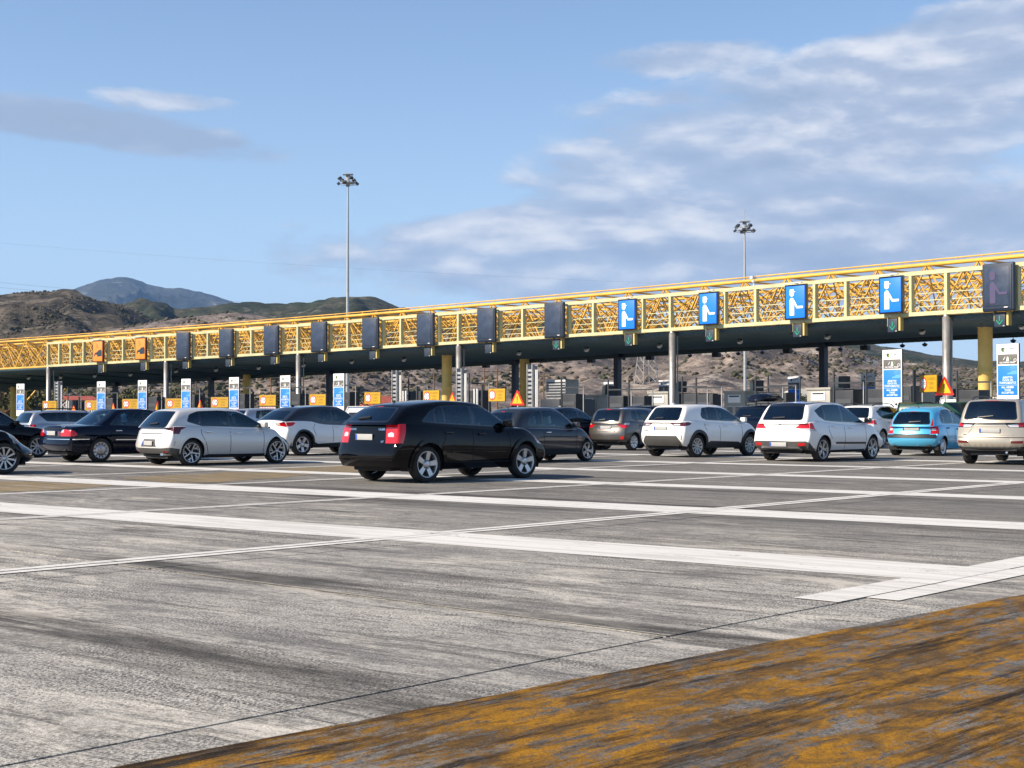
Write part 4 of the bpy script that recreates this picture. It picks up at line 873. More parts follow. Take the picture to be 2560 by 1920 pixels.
# ------------------------------------------------------------------ ground, slabs, markings
def pos_noise(t, scale, detail=5, rough=0.6, sc=(1, 1, 1), rot=0.0, dist=0.0, loc=(0, 0, 0)):
    g = t.n('ShaderNodeNewGeometry'); return t.noise(t.mapv(t.mapv(g.outputs['Position'], (1, 1, 1), (0, 0, rot)), sc, (0, 0, 0), loc), scale, detail, rough, dist)
UAZ = R(42.5); U = Vector((math.sin(UAZ), math.cos(UAZ), 0)); RT = Vector((U.y, -U.x, 0))
STREAK = R(40)
def concrete_nodes(t):
    """returns colour, roughness-noise, height"""
    speck = pos_noise(t, 62, 3, 0.75); grit = pos_noise(t, 21, 6, 0.8); cl = pos_noise(t, 5.5, 7, 0.78, (0.8, 1.2, 1), STREAK, 0.4); mid = pos_noise(t, 1.1, 8, 0.72, (0.5, 1.5, 1), STREAK, 1.1)
    streak = pos_noise(t, 1.0, 8, 0.74, (0.22, 2.8, 1), STREAK, 1.0); fine = pos_noise(t, 1.0, 6, 0.8, (1.2, 11, 1), R(36), 0.5); big = pos_noise(t, 0.16, 5, 0.65, (1, 1, 1), 0, 0.6)
    rough_m = t.ramp(pos_noise(t, 0.55, 5, 0.6, (0.7, 1.3, 1), STREAK, 0.6, (5, 9, 0)), [(0.40, 0.25), (0.58, 1.0)])
    c = t.mix(t.ramp(grit, [(0.38, 0.0), (0.60, 1.0)]), (0.19, 0.178, 0.158), (0.54, 0.512, 0.455))
    c = t.mix(t.ramp(cl, [(0.40, 0.65), (0.50, 0.0)]), c, (0.135, 0.129, 0.121))
    c = t.mix(t.ramp(cl, [(0.54, 0.0), (0.64, 0.5)]), c, (0.52, 0.495, 0.45))
    c = t.mix(t.ramp(streak, [(0.40, 0.88), (0.475, 0.0)]), c, (0.050, 0.047, 0.044))
    c = t.mix(t.ramp(mid, [(0.53, 0.0), (0.60, 0.80)]), c, (0.64, 0.595, 0.515))
    c = t.mix(t.ramp(mid, [(0.39, 0.72), (0.46, 0.0)]), c, (0.125, 0.121, 0.122))
    c = t.mix(t.math('MULTIPLY', t.ramp(speck, [(0.50, 0.0), (0.60, 0.9)]), rough_m), c, (0.70, 0.67, 0.60))
    c = t.mix(t.math('MULTIPLY', t.ramp(speck, [(0.38, 0.95), (0.47, 0.0)]), rough_m), c, (0.022, 0.020, 0.019))
    c = t.mix(t.ramp(fine, [(0.38, 0.62), (0.47, 0.0)]), c, (0.07, 0.067, 0.064))
    c = t.mix(t.ramp(big, [(0.44, 0.0), (0.58, 0.32)]), c, (0.19, 0.185, 0.178))
    # tyre film and oil: heavier towards the gates
    g = t.n('ShaderNodeNewGeometry'); sp = t.n('ShaderNodeSeparateXYZ'); t.l(g.outputs['Position'], sp.inputs[0])
    a = t.math('ADD', t.math('MULTIPLY', sp.outputs[0], U.x), t.math('MULTIPLY', sp.outputs[1], U.y))
    film = t.math('MULTIPLY', t.math('SUBTRACT', a, 8.5), 0.13, None, True)
    c = t.mix(t.math('MULTIPLY', film, 0.60), c, (0.088, 0.084, 0.079))
    tr = t.n('ShaderNodeNewGeometry'); tv = t.mapv(tr.outputs['Position'], (1, 1, 1), (0, 0, STREAK))
    trk = t.noise(t.mapv(tv, (0.045, 1.15, 1)), 1.0, 5, 0.62, 0.25); brk = t.noise(t.mapv(tv, (0.35, 1.8, 1)), 1.0, 5, 0.7)
    c = t.mix(t.math('MULTIPLY', t.ramp(trk, [(0.34, 0.85), (0.43, 0.0)]), t.ramp(brk, [(0.35, 0.2), (0.6, 1.0)])), c, (0.040, 0.037, 0.035))
    h = t.math('ADD', t.math('MULTIPLY', grit, 0.7), t.math('MULTIPLY', speck, 0.5))
    return c, grit, h
def std_mat(name):
    m = bpy.data.materials.new(name); m.use_nodes = True; t = NT(m.node_tree); return m, t, m.node_tree.nodes['Principled BSDF']
m_conc, t, b = std_mat('concrete_pavement'); c, gr, h = concrete_nodes(t); t.l(c, b.inputs['Base Color']); b.inputs['Roughness'].default_value = 0.92; b.inputs['Specular IOR Level'].default_value = 0.12
bp = t.n('ShaderNodeBump'); bp.inputs['Strength'].default_value = 0.7; bp.inputs['Distance'].default_value = 0.012; t.l(h, bp.inputs['Height']); t.l(bp.outputs[0], b.inputs['Normal'])
def worn_paint(name, col, col2, lo, hi, dark=(0.09, 0.075, 0.06), darkamt=0.5, streaky=True, under=0.0):
    m, t, b = std_mat(name); c, gr, h = concrete_nodes(t)
    w = pos_noise(t, 2.2, 8, 0.72, (0.5, 1.9, 1) if streaky else (1, 1, 1), STREAK if name.startswith('white') else R(-47), 0.8)
    w2 = pos_noise(t, 18, 5, 0.75); w3 = pos_noise(t, 1.0, 7, 0.72, (0.35, 5.5, 1), R(47.5) if not name.startswith('white') else STREAK, 0.5, (7, 3, 0))
    tone = t.mix(t.ramp(w3, [(0.35, 0.0), (0.65, 1.0)]), col, col2)
    f = t.math('ADD', t.math('MULTIPLY', w, 0.62), t.math('MULTIPLY', w2, 0.38))
    keep = t.ramp(f, [(lo, 0.0), (hi, 1.0)])
    cc = t.mix(keep, c, tone)
    dk = t.ramp(w3, [(0.40, darkamt), (0.56, 0.0)])
    cc = t.mix(dk, cc, dark)
    t.l(cc, b.inputs['Base Color']); b.inputs['Roughness'].default_value = 0.8; b.inputs['Specular IOR Level'].default_value = 0.15
    bp = t.n('ShaderNodeBump'); bp.inputs['Strength'].default_value = 0.6; bp.inputs['Distance'].default_value = 0.010; t.l(t.math('ADD', h, t.math('MULTIPLY', keep, 0.3)), bp.inputs['Height']); t.l(bp.outputs[0], b.inputs['Normal'])
    return m
m_white = worn_paint('white_marking', (0.80, 0.785, 0.74), (0.66, 0.645, 0.60), 0.365, 0.43, (0.36, 0.34, 0.31), 0.6)
m_yellow, t, b = std_mat('yellow_marking'); c, gr, h = concrete_nodes(t)
ya = pos_noise(t, 2.0, 10, 0.80, (0.5, 1.8, 1), R(-46), 0.3); yb = pos_noise(t, 1.3, 10, 0.80, (0.35, 3.6, 1), R(-46), 0.25, (4, 2, 0)); yc = pos_noise(t, 9, 7, 0.8, (0.6, 1.5, 1), R(-47), 0.3); yd = pos_noise(t, 2.6, 8, 0.76, (0.7, 1.3, 1), R(-44), 0.6, (11, 5, 0)); ye = pos_noise(t, 45, 4, 0.7)
tone = t.mix(t.ramp(yd, [(0.42, 0.0), (0.60, 1.0)]), (0.105, 0.060, 0.022), (0.37, 0.175, 0.010))
tone = t.mix(t.ramp(ye, [(0.36, 0.55), (0.52, 0.0)]), tone, (0.10, 0.065, 0.03))
f = t.math('ADD', t.math('MULTIPLY', ya, 0.6), t.math('MULTIPLY', yc, 0.4))
cc = t.mix(t.ramp(f, [(0.455, 0.0), (0.50, 1.0)]), t.mix(0.72, c, (0.10, 0.093, 0.088)), tone)
cc = t.mix(t.ramp(yb, [(0.40, 0.90), (0.50, 0.0)]), cc, (0.012, 0.009, 0.007))
cc = t.mix(t.ramp(yc, [(0.36, 0.7), (0.47, 0.0)]), cc, (0.040, 0.026, 0.014))
t.l(cc, b.inputs['Base Color']); b.inputs['Roughness'].default_value = 0.85; b.inputs['Specular IOR Level'].default_value = 0.12
bp = t.n('ShaderNodeBump'); bp.inputs['Strength'].default_value = 0.9; bp.inputs['Distance'].default_value = 0.012; t.l(h, bp.inputs['Height']); t.l(bp.outputs[0], b.inputs['Normal'])
m_ochre = worn_paint('faded_yellow_marking', (0.36, 0.25, 0.085), (0.26, 0.19, 0.10), 0.40, 0.56, (0.10, 0.085, 0.06), 0.6)
m_earth, t, b = std_mat('earth'); n1_ = pos_noise(t, 0.05, 6); n2_ = pos_noise(t, 0.6, 5)
c = t.mix(t.ramp(n1_, [(0.4, 0.0), (0.6, 1.0)]), (0.15, 0.12, 0.08), (0.09, 0.10, 0.045)); c = t.mix(t.ramp(n2_, [(0.4, 0.0), (0.7, 0.6)]), c, (0.22, 0.18, 0.13)); t.l(c, b.inputs['Base Color']); b.inputs['Roughness'].default_value = 0.95
m_joint = principled('joint_filler', (0.022, 0.020, 0.018), 0.95)

def AB(a, b, z=0.0):
    p = U * a + RT * b; return Vector((p.x, p.y, zg(p.y) + z))
mb = MB(); rows = [-60, 0, 50, 100, 180, 260, 600, 1500, 12000, 30000]
for i, y in enumerate(rows):
    for x in (-16000, -2000, -300, 0, 300, 2000, 16000): mb.v.append((x, y, zg(y) - 0.06))
for i in range(len(rows)-1):
    for j in range(6): mb.f.append((i*7+j, i*7+j+1, i*7+j+8, i*7+j+7)); mb.sm.append(False)
tag(mb.obj('ground', m_earth), kind='structure')
A_J, B_J, SL, SW = 6.83, -5.02, 5.3, 5.42
# base under the joints and the far pavement
pv = empty('pavement'); tag(pv, kind='structure')
mb = MB()
def sheet(mb, a0, a1, b0, b1, z, na=1):
    base = len(mb.v)
    for i in range(na+1):
        a = a0 + (a1-a0)*i/na
        mb.v += [tuple(AB(a, b0, z)), tuple(AB(a, b1, z))]
    for i in range(na): mb.f.append((base+2*i, base+2*i+1, base+2*i+3, base+2*i+2)); mb.sm.append(False)
mb.v = []; 
for i in range(13):
    for j in range(13):
        a, b_ = -20 + i * 15.5, -110 + j * 15.5; mb.v.append(tuple(AB(a, b_, -0.045)))
for i in range(12):
    for j in range(12): mb.f.append((i*13+j, i*13+j+1, i*13+j+14, i*13+j+13)); mb.sm.append(False)
mb.obj('joint_bed', m_joint, pv)
rnd = random.Random(3); nslab = 0
def in_view_slab(a, b_):
    for da in (0, SL):
        for db in (0, SW):
            p = AB(a+da, b_+db)
            if 3.0 < p.y < 66 and abs(p.x) < p.y * 0.36 + 4: return True
    return False
far = MB()
for i in range(-2, 22):
    for j in range(-15, 10):
        a0 = A_J - 5.3 + i * SL; b0 = B_J + j * SW
        g_ = 0.014; z = -0.001 - rnd.random() * 0.002
        if in_view_slab(a0, b0) and nslab < 290:
            m = MB(); c4 = [AB(a0+g_, b0+g_, z), AB(a0+SL-g_, b0+g_, z), AB(a0+SL-g_, b0+SW-g_, z), AB(a0+g_, b0+SW-g_, z)]
            vs = [tuple(p) for p in c4] + [(p.x, p.y, p.z - 0.10) for p in c4]
            m.raw(vs, [(0, 3, 2, 1), (0, 1, 5, 4), (1, 2, 6, 5), (2, 3, 7, 6), (3, 0, 4, 7)])
            m.obj('concrete_slab', m_conc, pv); nslab += 1
        else:
            bse = len(far.v); far.v += [tuple(AB(a0, b0, -0.004)), tuple(AB(a0+SL, b0, -0.004)), tuple(AB(a0+SL, b0+SW, -0.004)), tuple(AB(a0, b0+SW, -0.004))]
            far.f.append((bse, bse+3, bse+2, bse+1)); far.sm.append(False)
tag(far.obj('far_slabs', m_conc, pv), kind='stuff')
print('SLABS', nslab)
# white lines
mk = empty('road_markings'); tag(mk, kind='structure')
def strip(name, a0, a1, b0, b1, mat, z=0.004, skew=0.0, n=None, wob=0.006):
    m = MB(); n = n or max(2, int(max(abs(a1-a0), abs(b1-b0)) / 1.2)); along = abs(a1-a0) > abs(b1-b0); vs = []
    for i in range(n+1):
        t_ = i / n; w1, w2 = rnd.uniform(-wob, wob), rnd.uniform(-wob, wob)
        if along: p, q = AB(a0+(a1-a0)*t_, b0+w1, z), AB(a0+(a1-a0)*t_, b1+w2, z)
        else:
            b_ = b0+(b1-b0)*t_; s_ = skew * (b_ + 10); p, q = AB(a0+s_+w1, b_, z), AB(a1+s_+w2, b_, z)
        vs += [tuple(p), tuple(q)]
    m.raw(vs, [(2*i, 2*i+1, 2*i+3, 2*i+2) for i in range(n)]); return m.obj(name, mat, mk)
strip('joint_seal', A_J+.02, A_J+.045, -11.0, B_J, principled('joint_seal', (0.34, 0.31, 0.26), 0.9, var=0.4, vscale=6), 0.003, wob=0.012)
for k, (b_, w, a0) in enumerate([(-11.1, .32, 4.5), (-16.56, .26, 5), (-21.7, .26, 8), (-27.1, .26, 10), (-32.5, .24, 12), (-37.9, .24, 14), (-43.3, .24, 16), (-48.7, .24, 18), (-54.1, .24, 20)]):
    strip('lane_line', a0, 78, b_-w/2, b_-0.022, m_white, 0.005); strip('lane_line', a0, 78, b_+0.022, b_+w/2, m_white, 0.005)
strip('lane_line', 8.84, 78, B_J-.36, B_J-0.008, m_white, 0.005); strip('lane_line', 9.2, 78, B_J+0.010, B_J+.26, m_white, 0.005)
for k, (aT, w) in enumerate([(10.66, 1.16), (16.0, 1.10), (21.5, .85), (26.6, .8), (32.0, .75), (37.4, .72), (42.8, .7), (48.2, .7), (53.6, .7)]):
    strip('cross_line', aT-w/2, aT+w/2, -70, B_J+.0, m_white, 0.0025, 0.09, wob=0.02)
def patch(name, pxs, mat, z):
    m = MB(); pts = [G(*p) for p in pxs]; vs = [(p.x, p.y, zg(p.y)+z) for p in pts]; m.raw(vs, [tuple(range(len(vs)))]); return m.obj(name, mat, mk)
# big yellow field on the right: edge runs alongside the lane joint
e0, e1 = G(278, 1920), G(2560, 1487); d = (e1 - e0).normalized(); pA, pB = e0 - d*8, e1 + d*18; nrm = Vector((d.y, -d.x, 0))
m = MB(); n = 80; vs = []
for i in range(n+1):
    p = pA + (pB-pA)*i/n + nrm*rnd.uniform(-.02, .02); q = p + nrm*14; vs += [(p.x, p.y, 0.004), (q.x, q.y, 0.004)]
m.raw(vs, [(2*i, 2*i+1, 2*i+3, 2*i+2) for i in range(n)]); m.obj('yellow_field', m_yellow, mk)
patch('yellow_patch', [(-200, 1203), (60, 1204), (300, 1212), (200, 1222), (0, 1231), (-200, 1237)], m_ochre, 0.002)
patch('yellow_patch', [(300, 1195), (560, 1181), (820, 1181), (700, 1195), (520, 1207), (440, 1208)], m_ochre, 0.002)
patch('yellow_patch', [(690, 1172), (860, 1162), (980, 1166), (900, 1180), (840, 1185)], m_ochre, 0.002)

# ------------------------------------------------------------------ hills
def hill_mat(name, tan, rock, scrub, dark, s=1.0, amt=0.5):
    m, t, b = std_mat(name)
    a = pos_noise(t, 0.012 * s, 8, 0.62, (1, 1, 1.6)); f = pos_noise(t, 0.07 * s, 8, 0.7, (1, 1, 2)); g2 = pos_noise(t, 0.30 * s, 6, 0.75, (1, 1, 2.2)); k = pos_noise(t, 0.035 * s, 7, 0.7, (1, 1, 2.5), 0, 1.0)
    c = t.mix(t.ramp(a, [(0.38, 0.0), (0.60, 1.0)]), scrub, tan)
    c = t.mix(t.ramp(f, [(0.42, 0.9), (0.56, 0.0)]), c, dark)
    c = t.mix(t.ramp(k, [(0.58, 0.0), (0.68, amt)]), c, rock)
    c = t.mix(t.ramp(g2, [(0.40, 0.75), (0.54, 0.0)]), c, dark)
    t.l(c, b.inputs['Base Color']); b.inputs['Roughness'].default_value = 0.95; b.inputs['Specular IOR Level'].default_value = 0.1
    bp = t.n('ShaderNodeBump'); bp.inputs['Strength'].default_value = 0.9; bp.inputs['Distance'].default_value = 1.2 / s; t.l(t.math('ADD', t.math('MULTIPLY', f, 1.4), g2), bp.inputs['Height']); t.l(bp.outputs[0], b.inputs['Normal'])
    return m
def hill(name, skyl, Yf, Yr, mat, seed, nx=300, nr=46, amp=0.22, nsc=1.0, base=-4.0, front=0.75, xr=(-500, 3060), rugged=1.0):
    sk = pchip(skyl); vs = []; fs = []; back = 6; off = Vector((seed * 13.7, seed * 7.1, seed * 3.3))
    for i in range(nx+1):
        px = xr[0] + (xr[1]-xr[0])*i/nx; zr = P(px, sk(px), Yr).z; tx = (px-CX)/F
        for j in range(nr+1+back):
            if j <= nr: t_ = j/nr; Y = Yf + (Yr-Yf)*t_; s = t_**front; env = math.sin(math.pi*min(1, t_))**0.8 * 1.0 + 0.03
            else: t_ = (j-nr)/back; Y = Yr + (Yr-Yf)*0.5*t_; s = 1 - 0.85*t_; env = 0.10
            X = tx * (Y / (cp_)) ; H = zr - base
            q = Vector((X, Y, 0)) * (nsc / (Yr*0.16)) + off
            rg = 1 - abs(noise.fractal(q, 1.0, 2.1, 4)) * 1.5; n2 = noise.fractal(q * 3.1, 0.9, 2.0, 4)
            z = base + H * s + H * amp * env * ((rg - 0.62) * 1.5 + n2 * 0.55) + (noise.fractal(q*9, .8, 2, 3) * H * 0.012 * rugged)
            vs.append((X, Y, z))
    m = nr + 1 + back
    for i in range(nx):
        for j in range(m-1): fs.append((i*m+j, (i+1)*m+j, (i+1)*m+j+1, i*m+j+1))
    mb = MB(); mb.v = vs; mb.f = fs; mb.sm = [True]*len(fs)
    o = mb.obj(name, mat, fix=False); tag(o, kind='structure'); return o, vs, m, nx, nr
m_mount = hill_mat('mountain_rock', (0.13, 0.13, 0.12), (0.42, 0.41, 0.38), (0.065, 0.075, 0.065), (0.045, 0.05, 0.05), 0.10, 0.9)
m_wood = hill_mat('wooded_hill', (0.16, 0.135, 0.095), (0.40, 0.36, 0.29), (0.050, 0.062, 0.035), (0.028, 0.036, 0.022), 0.55, 0.6)
m_brown = hill_mat('scrub_hill', (0.19, 0.155, 0.12), (0.50, 0.43, 0.33), (0.085, 0.077, 0.060), (0.034, 0.034, 0.030), 0.8, 0.6)
m_tan = hill_mat('tan_hill', (0.43, 0.345, 0.275), (0.70, 0.62, 0.51), (0.24, 0.20, 0.185), (0.10, 0.088, 0.084), 1.3, 0.8)
hill('mountain', [(-200, 800), (60, 770), (150, 742), (190, 722), (232, 706), (262, 697), (310, 694), (345, 703), (400, 717), (450, 721), (482, 727), (512, 733), (560, 749), (620, 768), (760, 800)], 6500, 9000, m_mount, 1, nx=220, nr=40, xr=(-100, 760), amp=0.16, nsc=1.4)
hill('far_hills', [(-2000, 790), (-1200, 745), (-500, 760), (100, 770), (250, 772), (293, 764), (340, 755), (368, 752), (413, 757), (436, 772), (497, 767), (560, 763), (646, 759), (700, 761), (766, 762), (796, 752), (830, 746), (865, 743), (925, 744), (960, 752), (1000, 769), (1100, 785), (1500, 800), (2000, 838), (2174, 862), (2250, 872), (2330, 886), (2450, 901), (2560, 905), (3060, 898), (3800, 870), (4600, 900)], 1100, 1900, m_wood, 2, nx=620, xr=(-2000, 4600), amp=0.15, nsc=1.5)
_, hv2, hm2, hx2, hr2 = hill('left_hill', [(-2000, 800), (-1500, 760), (-1000, 790), (-500, 762), (-150, 748), (0, 738), (45, 733), (110, 730), (165, 728), (200, 738), (235, 751), (300, 764), (360, 790), (430, 835), (520, 880), (700, 940), (1200, 1000)], 480, 950, m_brown, 3, nx=460, xr=(-2000, 900), amp=0.12, nsc=1.3, rugged=0.35)
_, hv3, hm3, hx3, hr3 = hill('near_hill', [(-2000, 850), (-1200, 870), (-500, 880), (0, 862), (150, 846), (288, 822), (400, 803), (497, 790), (597, 784), (671, 793), (800, 812), (1100, 832), (1500, 822), (1900, 834), (2020, 848), (2084, 862), (2140, 878), (2196, 896), (2300, 908), (2400, 918), (2560, 924), (3060, 930), (3800, 890), (4600, 910)], 300, 640, m_tan, 5, nx=700, nr=60, xr=(-2000, 4600), amp=0.15, nsc=1.5, front=0.85, rugged=0.6)
def bush_proto(seed):
    r_ = random.Random(seed); bm = bmesh.new(); bmesh.ops.create_icosphere(bm, subdivisions=1, radius=1)
    vs = [tuple(v.co * r_.uniform(.62, 1.2)) for v in bm.verts]; fs = [tuple(v.index for v in f.verts) for f in bm.faces]; bm.free(); return vs, fs
BP = [bush_proto(i) for i in range(7)]
m_scrub, t, b = std_mat('scrub_leaves'); n_ = pos_noise(t, 0.05, 4); n2__ = pos_noise(t, 1.3, 4, .7)
c = t.mix(t.ramp(n_, [(0.42, 0.0), (0.58, 1.0)]), (0.050, 0.058, 0.032), (0.12, 0.098, 0.082)); c = t.mix(t.ramp(n2__, [(0.4, 0.0), (0.7, 0.55)]), c, (0.19, 0.165, 0.12)); t.l(c, b.inputs['Base Color']); b.inputs['Roughness'].default_value = 1.0; b.inputs['Specular IOR Level'].default_value = 0.05
def scatter(name, vs, m, nx, nr, count, s0, s1, seed, mat, thr=-0.1, jmax=1.0):
    r_ = random.Random(seed); mb = MB(); k = 0; tries = 0
    while k < count and tries < count * 8:
        tries += 1; i = r_.uniform(0, nx - 1.001); j = r_.uniform(0, nr * jmax) ; ii, jj = int(i), int(j); fi, fj = i-ii, j-jj
        p = (Vector(vs[ii*m+jj])*(1-fi) + Vector(vs[(ii+1)*m+jj])*fi)*(1-fj) + (Vector(vs[ii*m+jj+1])*(1-fi) + Vector(vs[(ii+1)*m+jj+1])*fi)*fj
        if noise.noise(p * 0.018) + 0.5*noise.noise(p * 0.06) < thr: continue
        s = r_.uniform(s0, s1) * (1.0 if r_.random() < .8 else 1.6); v0, f0 = BP[r_.randrange(7)]; a = r_.uniform(0, 6.28); ca, sa = math.cos(a)*s, math.sin(a)*s; b = len(mb.v); hz_ = s * r_.uniform(.55, .9)
        mb.v += [(p.x + x*ca - y*sa, p.y + x*sa + y*ca, p.z + z*hz_ + hz_*.3) for x, y, z in v0]; mb.f += [tuple(q+b for q in f) for f in f0]; k += 1
    mb.sm = [False]*len(mb.f); o = mb.obj(name, mat, fix=False); return tag(o, 'dense low scrub and bushes covering the ' + ('brown hill on the left' if 'left' in name else 'tan hillside behind the toll gates'), 'scrub', kind='stuff')
scatter('scrub_left', hv2, hm2, hx2, hr2, 16000, 0.35, 1.0, 11, m_scrub, 0.02)
scatter('scrub', hv3, hm3, hx3, hr3, 30000, 0.3, 0.95, 12, m_scrub, 0.0)
# ------------------------------------------------------------------ toll canopy
def quad(p0, p1, p2):
    (x0, y0), (x1, y1), (x2, y2) = p0, p1, p2
    def f(x): return y0*(x-x1)*(x-x2)/((x0-x1)*(x0-x2)) + y1*(x-x0)*(x-x2)/((x1-x0)*(x1-x2)) + y2*(x-x0)*(x-x1)/((x2-x0)*(x2-x1))
    return f
PPM = quad((118, 30.5), (1248, 41.7), (2364, 56.4)); ZB = quad((118, 5.07), (1248, 5.59), (2364, 5.68)); HF = 2.02
BACKDZ = quad((118, -1.10), (1248, -.58), (2364, -.42))
def GC(t, D=0.0, z=0.0):
    def c(q): Y = F / PPM(q); return Vector(((q - CX) / F * Y, Y, 0))
    p = c(t)
    if D:
        d = (c(t + 4) - c(t - 4)).normalized(); p = p + Vector((-d.y, d.x, 0)) * D
    p.z = z; return p
def gaz(t):
    d = (GC(t + 4) - GC(t - 4)).normalized(); return math.atan2(-d.y, d.x)      # azimuth of the driving direction
def at_px(px, D):
    """curve parameter whose point D behind the front shows at picture column px"""
    lo, hi = px - 900, px + 900
    for _ in range(40):
        m = (lo + hi) / 2
        if CX + F * GC(m, D).x / GC(m, D).y < px: lo = m
        else: hi = m
    return (lo + hi) / 2
# arc length table
TS = []; s_ = 0; prev = GC(-420)
q_ = -420.0
while q_ < 2860: p = GC(q_); s_ += (p - prev).length; TS.append((s_, q_)); prev = p; q_ += 5
def t_at(s):
    lo, hi = 0, len(TS)-1
    while hi - lo > 1:
        m = (lo+hi)//2
        if TS[m][0] < s: lo = m
        else: hi = m
    a, b = TS[lo], TS[hi]; return a[1] + (b[1]-a[1]) * (s-a[0]) / max(1e-9, b[0]-a[0])
def s_at(t): return min(TS, key=lambda a: abs(a[1]-t))[0] + 0
SLEN = TS[-1][0]
m_truss = principled('truss_yellow', (0.74, 0.41, 0.060), 0.45, var=0.22, vscale=0.6)
m_frame = principled('fascia_green', (0.52, 0.51, 0.29), 0.5, var=0.16, vscale=1.2)
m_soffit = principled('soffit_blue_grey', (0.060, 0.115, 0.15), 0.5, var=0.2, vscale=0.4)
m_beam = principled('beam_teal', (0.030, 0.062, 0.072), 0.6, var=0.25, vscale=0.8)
m_steel = principled('brushed_steel', (0.42, 0.40, 0.37), 0.42, 0.7, var=0.15, vscale=2)
m_ycol = principled('column_yellow', (0.80, 0.56, 0.17), 0.5, var=0.12, vscale=1.5)
m_bcol = principled('column_dark_blue', (0.022, 0.035, 0.065), 0.5, var=0.2)
m_galv = principled('galvanised', (0.36, 0.37, 0.38), 0.5, 0.5, var=0.2, vscale=4)
m_wht = principled('white_enamel', (0.72, 0.72, 0.70), 0.5, var=0.06)
m_char = principled('charcoal_metal', (0.022, 0.026, 0.034), 0.55, var=0.25)
cbase = GC(1280); cbase.z = zg(cbase.y)
canopy = empty('toll_canopy', cbase, 0, 'long yellow lattice toll canopy on steel columns spanning the whole plaza', 'canopy')
def world_part(mb, name, mat, root, **kw):
    o = mb.obj(name, mat, root, **kw); o.location = -Vector(root.location); return o
def run(t0, t1, D, z, w, h, name, mat, root, step=60, wrld=True):
    m = MB(); n = max(1, int((t1-t0)/step)); pts = [GC(t0+(t1-t0)*i/n, D, 0) for i in range(n+1)]
    for i in range(n+1): pts[i].z = ZB(t0+(t1-t0)*i/n) + z
    vs = []; fs = []
    for i, p in enumerate(pts):
        d = (pts[min(n, i+1)] - pts[max(0, i-1)]).normalized(); nn = Vector((-d.y, d.x, 0)).normalized() * w/2
        for a, b in ((-1, -1), (1, -1), (1, 1), (-1, 1)): q = p + nn*a; vs.append((q.x, q.y, q.z + b*h/2))
    for i in range(n):
        for k in range(4): fs.append((4*i+k, 4*i+(k+1) % 4, 4*i+4+(k+1) % 4, 4*i+4+k))
    fs += [(0, 1, 2, 3), (4*n, 4*n+1, 4*n+2, 4*n+3)]
    m.raw(vs, fs); return world_part(m, name, mat, root)
run(118, 2800, 0, HF-.09, .22, .18, 'top_beam', m_frame, canopy); run(118, 2800, 0, .09, .22, .18, 'bottom_beam', m_frame, canopy)
for hz_ in (.42, .70, 1.02): run(118, 2800, .14, hz_, .03, .035, 'handrail', m_frame, canopy)
run(118, 2800, .62, .10, .95, .05, 'walkway_floor', principled('walkway_grating', (0.20, 0.16, 0.08), 0.7), canopy)
POSTS = [120, 148.5, 177, 209, 270, 308, 345, 378, 413.6, 483, 520, 591, 629, 705, 745, 825.5, 870, 958, 1003, 1098, 1147, 1250, 1308, 1422.8, 1485, 1608.5, 1677.7, 1814, 1891.6, 2039, 2117.6, 2280, 2369, 2547, 2640, 2760]
for t in POSTS:
    p = GC(t, 0, ZB(t)); m = MB().box(-.075, .075, -.10, .14, .18, HF-.18); o = m.obj('post', m_frame, canopy); o.location = p - canopy.location; o.rotation_euler = (0, 0, -gaz(t))
    m = MB(); 
# soffit: corrugated sheet with a rolled front edge
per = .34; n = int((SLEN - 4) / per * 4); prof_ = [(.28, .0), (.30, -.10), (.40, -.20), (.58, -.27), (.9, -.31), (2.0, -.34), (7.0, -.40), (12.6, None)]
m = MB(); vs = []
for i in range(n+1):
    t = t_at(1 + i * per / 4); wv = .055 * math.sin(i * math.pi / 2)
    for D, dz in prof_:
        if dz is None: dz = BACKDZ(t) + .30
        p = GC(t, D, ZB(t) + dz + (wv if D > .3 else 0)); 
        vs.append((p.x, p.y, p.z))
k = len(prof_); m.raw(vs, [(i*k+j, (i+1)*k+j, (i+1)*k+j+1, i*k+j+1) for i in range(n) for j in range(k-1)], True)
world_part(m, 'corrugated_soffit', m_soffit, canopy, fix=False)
# back beam and cross beams
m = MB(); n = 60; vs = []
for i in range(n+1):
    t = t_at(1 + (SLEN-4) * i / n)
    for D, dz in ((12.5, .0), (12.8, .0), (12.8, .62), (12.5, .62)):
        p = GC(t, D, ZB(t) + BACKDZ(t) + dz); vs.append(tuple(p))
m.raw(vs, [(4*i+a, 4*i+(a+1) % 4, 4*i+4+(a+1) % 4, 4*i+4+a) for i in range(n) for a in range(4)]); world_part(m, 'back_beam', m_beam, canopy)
for i in range(22):
    t = t_at(3 + i * 5.4); a = GC(t, 1.6, ZB(t) - .34); b = GC(t, 12.5, ZB(t) + BACKDZ(t) + .36)
    world_part(MB().bar(a, b, .10, .12), 'cross_beam', m_beam, canopy)
